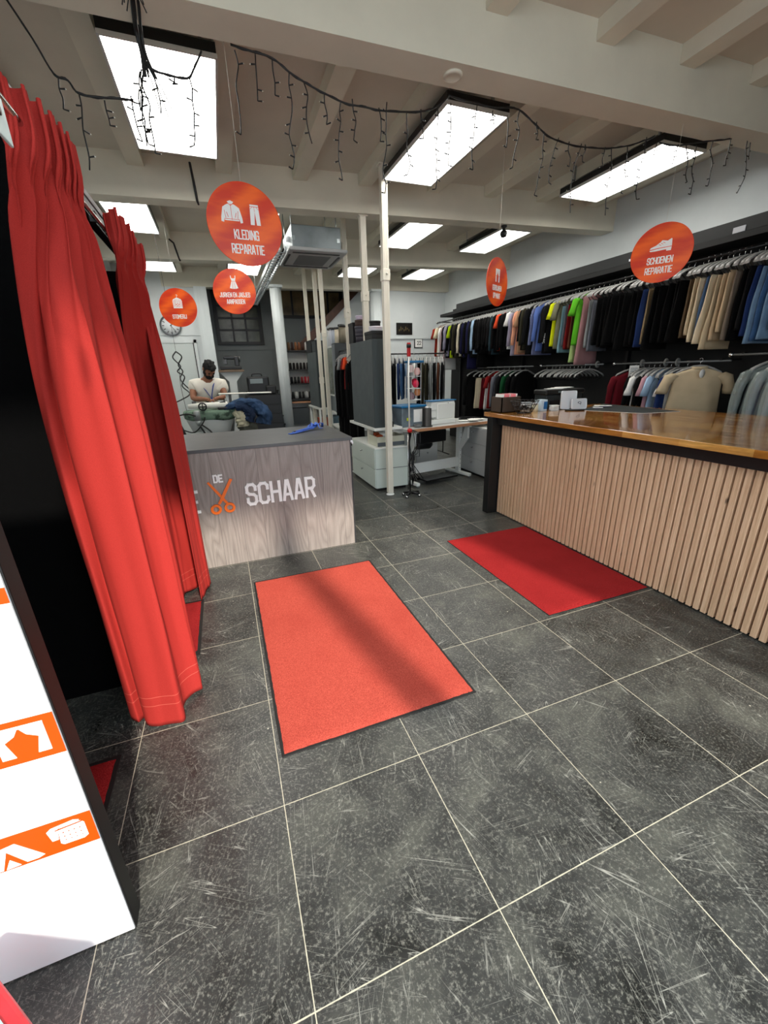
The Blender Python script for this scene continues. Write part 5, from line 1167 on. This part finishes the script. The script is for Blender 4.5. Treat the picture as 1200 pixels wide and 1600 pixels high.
# ================================================================== LEFT BACK: clock, ironing place, person
t=thing('wall_clock',(-.87,10.93,2.72),'round white wall clock with a grey rim, partly behind an orange disc','clock')
c_=(-.87,10.925,2.72)
MB().lathe([(.185,0),(.215,0),(.218,-.03),(.205,-.045),(.188,-.035),(.185,-.015),(.185,0)],c_,48,'y').build('rim', mat('clock_rim',(.40,.42,.43),.35,.3), t); MB().lathe([(0,0),(.19,0),(.19,-.015),(0,-.015)],c_,48,'y').build('dial', WHITEP, t)
m=MB(); CF_=((-.87,10.9085,2.72),(1,0,0),(0,0,1),(0,-1,0))
for k_ in range(12):
    a=k_*math.pi/6; s_=math.sin(a); co=math.cos(a); seg(m,(.135*s_,.135*co),(.165*s_,.165*co),.016,CF_,.001,0)
for k_ in range(60):
    a=k_*math.pi/30; seg(m,(.176*math.sin(a),.176*math.cos(a)),(.182*math.sin(a),.182*math.cos(a)),.003,CF_,.001,0)
m.build('hour_marks', mat('dial_marks',(.25,.26,.27),.5), t)
m=MB(); seg(m,(0,0),(.08,.05),.012,CF_,.002,.002); seg(m,(0,0),(.085,-.115),.009,CF_,.002,.004); m.poly(circ(0,0,.012,14),CF_,.005,.001); m.build('hands', BLACKP, t)
m=MB(); A=[(-.60,7.6,3.9),(-.595,7.6,2.3),(-.60,7.6,2.02),(-.66,7.6,1.93),(-.57,7.6,1.80),(-.63,7.6,1.72),(-.54,7.6,1.64),(-.60,7.6,1.50),(-.50,7.5,1.38),(-.62,7.4,1.30),(-.78,7.3,1.24)]
def smooth(P_,n=5):
    P_=[Vector(p) for p in P_]; out=[]
    for i in range(len(P_)-1):
        p0=P_[max(i-1,0)];p1=P_[i];p2=P_[i+1];p3=P_[min(i+2,len(P_)-1)]
        for k in range(n):
            u=k/n; out.append(.5*((2*p1)+(p2-p0)*u+(2*p0-5*p1+4*p2-p3)*u*u+(3*p1-p0-3*p2+p3)*u**3))
    return out+[P_[-1]]
m.tube(smooth(A[2:]),.010,7); m.tube(smooth([(-.60,7.6,2.02),(-.53,7.6,1.94),(-.60,7.6,1.82),(-.55,7.58,1.72),(-.60,7.5,1.6),(-.45,7.3,1.42),(-.25,6.9,1.28),(-.12,6.7,1.24)]),.010,7); m.tube(smooth([(-.60,7.6,1.75),(-.62,7.6,1.5),(-.60,7.5,1.2),(-.58,7.4,1.1)]),.004,5)
m.tube([(-.60,7.6,2.02),(-.60,7.6,3.9)],.0025,5)
tag(m.build('iron_cable', BLACKP),'looped black cable hanging from the ceiling down to the ironing place','cable')

t=thing('ironing_station',(-.2,6.55,.18),'green ironing table with white sleeve boards, pipes and hoses in front of the person','ironing table')
GR=N('green_iron_cloth', rough=.8); GR.out(Base_Color=GR.mix(GR.rng(GR.noise(GR.tc,9,4),.5,.62,0,1), lin((.45,.55,.47)), lin((.20,.27,.22)))); GR=GR.m
m=MB(); m.loft([[Vector((-.20+(.36*s)*math.copysign(abs(math.cos(a))**.6,math.cos(a)),6.55+(.20*s)*math.sin(a),z)) for a in [2*math.pi*k/36 for k in range(36)]] for s,z in ((.80,1.03),(1.0,1.07),(1.04,1.14),(1.0,1.175),(.96,1.18))]); m.build('padded_top', GR, t)
m=MB(); m.loft([[Vector((-.22+(.34*s)*math.cos(a),6.55+.19*s*math.sin(a),z)) for a in [2*math.pi*k/30 for k in range(30)]] for s,z in ((.55,.72),(.80,.90),(.95,1.04),(.95,1.06))]); m.build('hood', LGREY, t)
m=MB(); m.box(-.42,6.4,.20,-.05,6.7,.75,.02); m.build('pedestal', mat('grey_machine',(.55,.58,.56),.5), t)
m=MB(); m.lathe([(0,-.26),(.030,-.26),(.042,-.1),(.045,.26),(0,.27)],(-.22,6.42,1.245),20,'x'); m.build('sleeve_board', mat('off_white_pad',(.88,.88,.84),.8), t)
m=MB(); m.lathe([(0,0),(.045,0),(.045,.12),(.03,.14),(0,.14)],(-.38,6.36,1.05),16); m.lathe([(0,-.08),(.02,-.07),(.045,0),(0,0)],(-.38,6.36,1.05),16); m.build('steam_fitting', mat('dull_metal',(.62,.64,.63),.4,.5), t)
m=MB(); m.lathe([(.040,-.008),(.052,-.012),(.058,0),(.052,.012),(.040,.008),(.040,-.008)],(-.29,6.30,1.24),20,'y'); m.tube([(-.33,6.30,1.24),(-.25,6.30,1.24)],.008,6); m.tube([(-.29,6.30,1.20),(-.29,6.30,1.28)],.008,6); m.build('valve_wheel', BLACKM, t)
m=MB(); m.tube([(.05,6.52,1.17),(.05,6.52,1.38)],.02,8); m.tube([(.02,6.52,1.20),(.02,6.48,1.33)],.008,6); m.build('board_post', LGREY, t)
m=MB(); rings=[]
for i in range(15):
    u=i/14; w_=.055*(1-.5*u)+.002; rings.append([Vector((-.06+.74*u,6.52+w_*math.cos(a),1.392+.012*math.sin(a)-.01*u)) for a in [2*math.pi*k/14 for k in range(14)]])
m.loft(rings); m.build('sleeve_board', mat('off_white_pad'), t)
m=MB(); m.tube(smooth([(-.62,6.4,1.13),(-.50,6.35,1.15),(-.40,6.3,1.12)]),.010,6); m.tube(smooth([(-.36,6.3,.98),(-.30,6.28,.85),(-.26,6.3,.75),(-.22,6.3,.55)]),.012,6); m.tube(smooth([(-.34,6.3,1.0),(-.22,6.25,.88),(-.20,6.25,.70),(-.30,6.25,.6)]),.011,6); m.tube(smooth([(-.60,6.3,.95),(-.45,6.3,.90),(-.32,6.3,1.02),(-.28,6.3,1.1)]),.009,6); m.build('hose', BLACKP, t)
m=MB(); m.tube([(-.66,6.3,.85),(-.30,6.3,.90),(-.30,6.3,.60)],.010,6); m.build('bracket_arm', LGREY, t)
t=thing('steam_iron',(-.08,6.42,1.18),'small dark steam iron resting among the sleeve boards','iron')
MB().box(-.10,6.36,1.185,.04,6.44,1.22,.015).build('sole', BLACKP, t); MB().tube(smooth([(-.08,6.40,1.22),(-.07,6.40,1.27),(.01,6.40,1.28),(.03,6.40,1.22)]),.010,8).build('handle', BLACKP, t)
# jeans over the board
def cloth_tube(m,pts,rx,ry,seed,n=40):
    P_=smooth(pts,12); rings=[]
    for i,p in enumerate(P_):
        u=i/(len(P_)-1); t_=(P_[min(i+1,len(P_)-1)]-P_[max(i-1,0)]).normalized(); a_=t_.cross(Vector((0,1,0))); a_=a_.normalized() if a_.length>1e-3 else Vector((1,0,0)); b_=Vector((0,1,0))
        r_=[]
        for k in range(n):
            th=2*math.pi*k/n; w_=1+.30*noise.noise(Vector((math.cos(th)*4+seed,math.sin(th)*4,u*16)))+.38*noise.noise(Vector((math.cos(th)*1.6+seed,math.sin(th)*1.6,u*7)))
            r_.append(p+a_*math.cos(th)*rx(u)*w_+b_*math.sin(th)*ry(u)*w_)
        rings.append(r_)
    m.loft(rings)
t=thing('blue_jeans',(.35,6.5,1.1),'crumpled blue jeans hanging over the end of the ironing table','trousers')
m=MB(); cloth_tube(m,[(-.02,6.42,1.19),(.12,6.42,1.23),(.28,6.42,1.26),(.43,6.42,1.21),(.52,6.42,1.08),(.50,6.42,.95)],lambda u:.035+.075*u,lambda u:.06+.07*u,3); m.build('trouser_leg', fabric('jeans_crumple',(.19,.27,.38),vary=.5,sc=40), t)
m=MB(); cloth_tube(m,[(.14,6.36,1.20),(.26,6.36,1.20),(.33,6.34,1.10),(.30,6.34,1.0)],lambda u:.05+.02*u,lambda u:.05,8); m.build('trouser_leg', fabric('jeans_dark',(.15,.20,.29),vary=.4), t)
m=MB(); cloth_tube(m,[(.13,6.40,1.16),(.20,6.38,1.06),(.21,6.38,.93)],lambda u:.06+.03*u,lambda u:.06,14); tag(m.build('beige_cloth', fabric('beige_cloth',(.74,.72,.62))),'beige cloth bunched below the blue jeans on the ironing table','cloth')
m=MB(); cloth_tube(m,[(.25,6.5,1.0),(.30,6.5,.80),(.33,6.5,.5),(.35,6.5,.2)],lambda u:.12,lambda u:.10,21); tag(m.build('stored_cloth', fabric('sack',(.45,.45,.40),vary=.3)),'grey-green cloth hanging under the end of the ironing table','cloth')

# ------------------------------------------------------------------ the person
def skin(name, verts, edges, radii, mt, parent=None, sub=2, root=0, flat=None):
    me=bpy.data.meshes.new('tmp'); me.from_pydata([Vector(v) for v in verts],edges,[]); o=bpy.data.objects.new('tmp',me); C.objects.link(o)
    md=o.modifiers.new('s','SKIN'); md.use_smooth_shade=True
    for i,r_ in enumerate(radii):
        sv=me.skin_vertices[0].data[i]; sv.radius=r_ if hasattr(r_,'__len__') else (r_,r_); sv.use_root=(i==root)
    sb=o.modifiers.new('u','SUBSURF'); sb.levels=sub; sb.render_levels=sub
    bpy.context.view_layer.update(); dg=bpy.context.evaluated_depsgraph_get(); me2=bpy.data.meshes.new_from_object(o.evaluated_get(dg)); bpy.data.objects.remove(o)
    me2.name=name; me2.materials.clear(); me2.materials.append(mt)
    for p_ in me2.polygons: p_.use_smooth=True
    o2=bpy.data.objects.new(name,me2); C.objects.link(o2)
    if parent is not None:
        off=wloc(parent); me2.transform(Matrix.Translation(-off)); o2.parent=parent
    return o2
PX,PY=-.24,7.02
FZ=.18
per=thing('person',(PX,PY,FZ),'dark-haired bearded person in a white T-shirt with a blue lanyard, bent over ironing','person')
V_={}
vs=[];ed=[];rd=[]
def add(n,p,r_,par=None):
    V_[n]=len(vs); vs.append(p); rd.append(r_)
    if par is not None: ed.append((V_[par],V_[n]))
SC=1.0
add('pelvis',(-.26,7.12,1.08),(.155,.115)); add('waist',(-.255,7.10,1.22),(.140,.105),'pelvis'); add('chest',(-.225,7.03,1.40),(.165,.115),'waist'); add('upper',(-.205,6.98,1.52),(.125,.085),'chest'); add('neck',(-.185,6.92,1.605),(.055,.058),'upper'); add('headb',(-.165,6.875,1.665),(.060,.068),'neck')
add('head',(-.145,6.86,1.74),(.074,.090),'headb'); add('top',(-.130,6.875,1.815),(.060,.074),'head')
for s_,n_ in ((-1,'r'),(1,'l')):
    sx_=-.205+s_*.195
    add('sh'+n_,(sx_,7.0,1.51),(.062,.062),'upper')
    if s_<0: e_=(-.425,6.86,1.325); w2=(-.235,6.60,1.325)
    else: e_=(.030,6.86,1.33); w2=(-.085,6.60,1.33)
    add('el'+n_,e_,(.045,.045),'sh'+n_); mid=tuple((a+b)/2 for a,b in zip(e_,w2)); add('fa'+n_,mid,(.040,.042),'el'+n_); add('wr'+n_,w2,(.026,.030),'fa'+n_)
    hd=(w2[0]+(-s_)*.045,w2[1]-.035,w2[2]-.012); add('pa'+n_,hd,(.030,.020),'wr'+n_)
    add('hip'+n_,(-.26+s_*.10,7.12,1.0),(.098,.10),'pelvis'); add('kn'+n_,(-.27+s_*.13,7.09,.64),(.062,.062),'hip'+n_); add('an'+n_,(-.28+s_*.14,7.14,.26),(.042,.042),'kn'+n_); add('toe'+n_,(-.28+s_*.16,7.02,.215),(.040,.032),'an'+n_)
body=skin('body',vs,ed,rd,SKIN,per)
# fingers: unequal, curled over what they hold
for s_,n_ in ((-1,'r'),(1,'l')):
    p=Vector(vs[V_['pa'+n_]]); dx=-s_
    for k_,(ln,of) in enumerate(((.060,-.024),(.068,-.009),(.064,.007),(.050,.022))):
        a=p+Vector((dx*.012,of*.6-.01,-.002)); b=a+Vector((dx*ln*.45,-.016+of*.3,-.004)); c=b+Vector((dx*ln*.28,-.004,-.020)); d=c+Vector((-dx*.004,.004,-.014))
        skin('finger',[a,b,c,d],[(0,1),(1,2),(2,3)],[.0105,.0095,.009,.0075],SKIN,per,1)
    a=p+Vector((-dx*.005,-.018,.004)); b=a+Vector((dx*.018,-.026,-.004)); c=b+Vector((dx*.020,-.010,-.012)); skin('thumb',[a,b,c],[(0,1),(1,2)],[.013,.011,.009],SKIN,per,1)
# face, ears, beard, hair
def rotm(c,pitch,yaw=0): return Matrix.Translation(c)@Matrix.Rotation(yaw,4,'Z')@Matrix.Rotation(pitch,4,'X')
HM=rotm((-.140,6.85,1.735),math.radians(58),math.radians(22))   # bent forward and turned
def ell(m,c,r_,M_,n=18,cut=None,bumpy=0,seed=0):
    rings=[]
    for i in range(n+1):
        th=math.pi*i/n
        ring=[]
        for k in range(24):
            ph=2*math.pi*k/24; p=Vector((math.sin(th)*math.cos(ph),math.sin(th)*math.sin(ph),math.cos(th)))
            q_=1+bumpy*noise.noise(p*3+Vector((seed,0,0))); ring.append(M_@Vector((c[0]+max(r_[0]*p.x*q_,-9),c[1]+r_[1]*p.y*q_,c[2]+r_[2]*p.z*q_)))
        rings.append(ring)
    m.loft(rings)
m=MB(); ell(m,(0,0,0),(.077,.095,.112),HM); ell(m,(0,-.085,-.010),(.014,.026,.030),HM,8); ell(m,(.078,.01,-.005),(.014,.022,.034),HM,8); ell(m,(-.078,.01,-.005),(.014,.022,.034),HM,8); ell(m,(0,-.072,-.05),(.03,.022,.012),HM,8); m.build('face', SKIN, per)
m=MB(); ell(m,(0,.022,.046),(.085,.094,.084),HM,bumpy=.25); ell(m,(0,.045,.0),(.080,.070,.085),HM,bumpy=.1,seed=4); ell(m,(.066,.0,.010),(.018,.040,.055),HM,10,bumpy=.2); ell(m,(-.066,.0,.010),(.018,.040,.055),HM,10,bumpy=.2); ell(m,(0,-.030,.092),(.062,.058,.030),HM,12,bumpy=.5,seed=12); m.build('hair', HAIR, per)
m=MB(); ell(m,(0,-.050,-.075),(.070,.066,.058),HM,bumpy=.15,seed=9); ell(m,(.055,-.02,-.045),(.028,.045,.05),HM,10,bumpy=.1); ell(m,(-.055,-.02,-.045),(.028,.045,.05),HM,10,bumpy=.1); ell(m,(0,-.092,-.040),(.030,.012,.008),HM,8); m.build('beard', HAIR, per)
m=MB()
for s_ in (-1,1): ell(m,(s_*.030,-.086,.022),(.016,.010,.006),HM,8)
m.build('eyebrow', HAIR, per)
m=MB()
for s_ in (-1,1): ell(m,(s_*.030,-.088,.004),(.011,.006,.005),HM,8)
m.build('eye', mat('closed_eye',(.25,.16,.12),.5), per)
TS=fabric('white_tshirt',(.90,.88,.83),vary=.05)
sv=[(-.26,7.12,1.08),(-.255,7.10,1.22),(-.225,7.03,1.40),(-.205,6.985,1.515),(-.19,6.945,1.575),(-.395,7.0,1.515),(-.428,6.95,1.40),(-.01,7.0,1.515),(.025,6.95,1.40)]
skin('tshirt',sv,[(0,1),(1,2),(2,3),(3,4),(3,5),(5,6),(3,7),(7,8)],[(.180,.140),(.168,.132),(.195,.150),(.175,.130),(.085,.085),(.100,.098),(.082,.078),(.100,.098),(.082,.078)],TS,per)
TR=fabric('khaki_work_trousers',(.33,.31,.27),vary=.15)
skin('trousers',[(-.26,7.12,1.06),(-.36,7.12,.98),(-.39,7.09,.64),(-.41,7.13,.27),(-.16,7.12,.98),(-.13,7.09,.64),(-.12,7.13,.27)],[(0,1),(1,2),(2,3),(0,4),(4,5),(5,6)],[(.165,.125),(.115,.115),(.085,.085),(.07,.07),(.115,.115),(.085,.085),(.07,.07)],TR,per)
m=MB(); LN=mat('blue_lanyard_band',(.20,.30,.58),.6)
for s_ in (-1,1):
    ribbon(m,[(-.185+s_*.07,6.99,1.62),(-.185+s_*.085,6.905,1.56),(-.19+s_*.06,6.87,1.47),(-.175+s_*.015,6.85,1.36),(-.165,6.84,1.30)],.011)
ribbon(m,[(-.165,6.84,1.31),(-.155,6.83,1.25)],.012); m.build('lanyard', LN, per)
m=MB()
for s_ in (-1,1): m.box(-.28+s_*.15-.05,6.93,.18,-.28+s_*.15+.05,7.20,.25,.03)
m.build('shoe', BLACKP, per)

# table with small sewing machine behind the person
t=thing('machine_table',(.22,9.0,0),'small table on a white funnel-shaped stand holding an old sewing machine','table')
MB().box(-.02,8.8,1.70,.45,9.2,1.74,.004).build('tabletop', mat('brown_tabletop',(.42,.34,.26),.5,vary=(10,.2)), t)
m=MB(); m.poly([(-.22,.0),(.22,.0),(.07,-.18),(.07,-.95),(.22,-1.68),(-.22,-1.68),(-.07,-.95),(-.07,-.18)],((.22,8.95,1.70),(1,0,0),(0,0,1),(0,-1,0)),.06); m.build('stand', LGREY, t)
t=thing('old_sewing_machine',(.2,9.0,1.74),'dark old sewing machine standing on the funnel-shaped stand table','sewing machine')
MB().box(.02,8.88,1.742,.42,9.1,1.81,.015).build('bed', BLACKP, t); MB().box(.30,8.92,1.80,.39,9.04,1.99,.02).build('column', BLACKM, t); MB().box(.10,8.93,1.93,.38,9.03,2.0,.02).build('arm', BLACKM, t); MB().box(.10,8.94,1.84,.17,9.02,1.98,.015).build('head', mat('grey_machine_head',(.30,.31,.32),.35), t); MB().lathe([(0,0),(.05,0),(.055,.02),(0,.03)],(.39,8.98,1.93),18,'x').build('handwheel', mat('grey_machine_head'), t)
# black case on black drawers
t=thing('black_case',(.75,9.3,1.27),'big black case with a grey label panel standing on the dark steps area','case')
MB().box(.50,9.25,1.235,.95,9.5,1.60,.03).build('body', BLACKP, t); MB().box(.56,9.243,1.46,.82,9.25,1.555,.004).build('label_panel', mat('grey_display'), t); MB().box(.86,9.22,1.235,1.08,9.45,1.42,.03).build('side_box', mat('black_box2',(.07,.07,.07),.5), t); MB().tube(smooth([(.62,9.37,1.60),(.64,9.37,1.65),(.80,9.37,1.65),(.82,9.37,1.60)]),.012,8).build('handle', BLACKP, t)
t=thing('dark_cabinet',(.8,9.4,0),'low black cabinet with horizontal drawers under the black case','cabinet')
MB().box(.45,9.2,.02,1.15,9.65,1.23,.004).build('body', BLACK, t)
for i in range(6): MB().box(.46,9.188,.06+i*.195,1.14,9.20,.235+i*.195,.002).build('drawer', mat('drawer_black',(.075,.075,.08),.45), t)
# office chair and wall box on the left
office_chair(-.76,5.45,math.radians(-60),'black office chair half hidden behind the far red curtain')
t=thing('switch_box',(-.5,10.9,1.1),'small grey switch box on the wall by the door','switch box')
MB().box(-.72,10.88,1.02,-.58,10.905,1.08,.003).build('box', GREYP, t)

# ================================================================== ICICLE FAIRY LIGHTS
BW=mat('fairy_wire_black',(.05,.05,.05),.5); LED=mat('led_tip',(.9,.9,.85),.2)
def fairy(name_label, wires, drops, seed=0):
    rr=random.Random(seed)
    def fx(p): 
        x,y,z=p
        if x>3.8: k=1-.075*min(1,(x-3.8)/.6); return (x*k,y*k,CH+(z-CH)*k)
        return p
    t=thing('fairy_light_string',fx((wires[0][0][0],3.3,wires[0][0][1])),name_label,'fairy lights','icicle fairy lights')
    m=MB()
    for w_ in wires:
        P_=smooth([fx((x,3.3,z)) for x,z in w_],5); m.tube(P_,.0055,6)
        P2=[p+Vector((0,.006*math.sin(i*.9),.006*math.cos(i*.9))) for i,p in enumerate(P_)]; m.tube(P2,.0035,5)
    m.build('main_wire', BW, t)
    for (x,z,h) in drops:
        m=MB(); b=MB(); n=max(3,int(h/.055)); pts=[]; xx=x; yy=3.3
        for i in range(n+1):
            u=i/n; pts.append((xx,yy,z-h*u)); xx+=rr.uniform(-.016,.016); yy+=rr.uniform(-.02,.02)
            if i and rr.random()<.85:
                s_=rr.choice((-1,1)); q0=pts[-1]; q1=(q0[0]+s_*.028,q0[1]+rr.uniform(-.01,.01),q0[2]-.012*rr.uniform(-1,1)); 
                m.tube([fx(q0),fx(q1)],[.0035,.0048],5); q2=(q1[0]+s_*.006,q1[1],q1[2]-.002); b.tube([fx(q1),fx(q2)],[.003,.002],5)
        m.tube(smooth([fx(p) for p in pts],3),.0040,5); d=m.build('drop', BW, t)
        if len(b.bm.verts): b.build('led_tip', LED, d)
    return t
DR=[(-.59,3.21,0.14),(-.51,3.15,0.36),(-.39,3.14,0.12),(-.17,3.31,0.40),(-.18,3.30,0.34),(-.25,3.18,0.21),(-.11,3.30,0.17),(-.20,3.22,.26),(0.08,3.32,0.33),(.0,3.30,.05)]
fairy('left fairy light string with a thick tangled bundle in front of the nearest ceiling panel',[[(-.75,3.50),(-.67,3.35),(-.61,3.22),(-.55,3.20),(-.51,3.15),(-.40,3.15),(-.30,3.16),(-.24,3.16)],[(-.15,3.46),(-.13,3.33),(-.03,3.31),(.07,3.31),(.12,3.37),(.17,3.45)]],DR,1)
BND=[c for c in C.objects if c.get('label','').startswith('left fairy')][0]
m=MB(); rr=random.Random(4)
for k_ in range(8):
    ox=rr.uniform(-.02,.02); m.tube(smooth([(-.13+ox*.4,3.02,3.58),(-.135+ox,3.12,3.50),(-.15+ox,3.27,3.47),(-.145+ox*.8,3.30,3.38),(-.13+ox*2,3.30,3.28)]),.005,6)
for k_ in range(5):
    a=rr.uniform(-.09,.09); m.tube(smooth([(-.14,3.0,3.55-.02*k_),(-.14+a*.6,3.0,3.50-.02*k_),(-.14+a,3.0,3.42-.01*k_)]),.003,5)
    a=rr.uniform(-.12,.12); m.tube(smooth([(-.14,3.30,3.34),(-.14+a*.5,3.3,3.26),(-.14+a,3.3,3.10+.05*rr.random())]),.003,5)
m.build('tangled_bundle', BW, BND)
DM=[(0.36,3.49,0.39),(0.48,3.49,0.22),(0.58,3.49,0.17),(0.68,3.44,0.48),(0.77,3.40,0.32),(0.90,3.37,0.17),(1.01,3.35,0.44),(1.09,3.37,0.23),(1.28,3.35,0.19),(1.34,3.39,0.50),(1.49,3.36,0.35),(1.60,3.39,0.18),(1.73,3.43,0.49),(1.84,3.46,0.36)]
fairy('middle fairy light string sagging between the two nearest ceiling panels',[[(.34,3.51),(.46,3.50),(.58,3.49),(.68,3.44),(.79,3.40),(.90,3.37),(1.04,3.34),(1.18,3.34),(1.32,3.34),(1.56,3.37),(1.70,3.41),(1.82,3.49)]],DM,2)
DT=[(2.06,3.48,0.38),(2.20,3.47,0.09),(2.33,3.46,0.19),(2.44,3.50,0.35),(2.61,3.46,0.12),(2.69,3.41,0.42),(2.84,3.39,0.30),(2.95,3.38,0.16),(3.08,3.38,0.49),(3.12,3.38,0.12),(3.34,3.39,0.14),(3.41,3.40,0.50),(3.59,3.43,0.33),(3.80,3.52,0.45),(3.93,3.50,0.09),(4.20,3.52,0.13),(4.30,3.53,.30),(4.44,3.54,0.40),(4.65,3.60,0.35),(4.89,3.66,0.22),(5.11,3.71,0.48),(5.16,3.71,0.20)]
fairy('right fairy light string sagging from the second ceiling panel to the clothes wall side',[[(1.82,3.50),(2.0,3.49),(2.2,3.49),(2.43,3.51),(2.60,3.44),(2.76,3.38),(2.98,3.36),(3.23,3.37),(3.45,3.40),(3.62,3.44),(3.80,3.50),(3.89,3.54)],[(3.96,3.50),(4.20,3.51),(4.52,3.58),(4.80,3.63),(5.04,3.70),(5.20,3.76),(5.36,3.86),(5.6,3.95)]],DT,3)
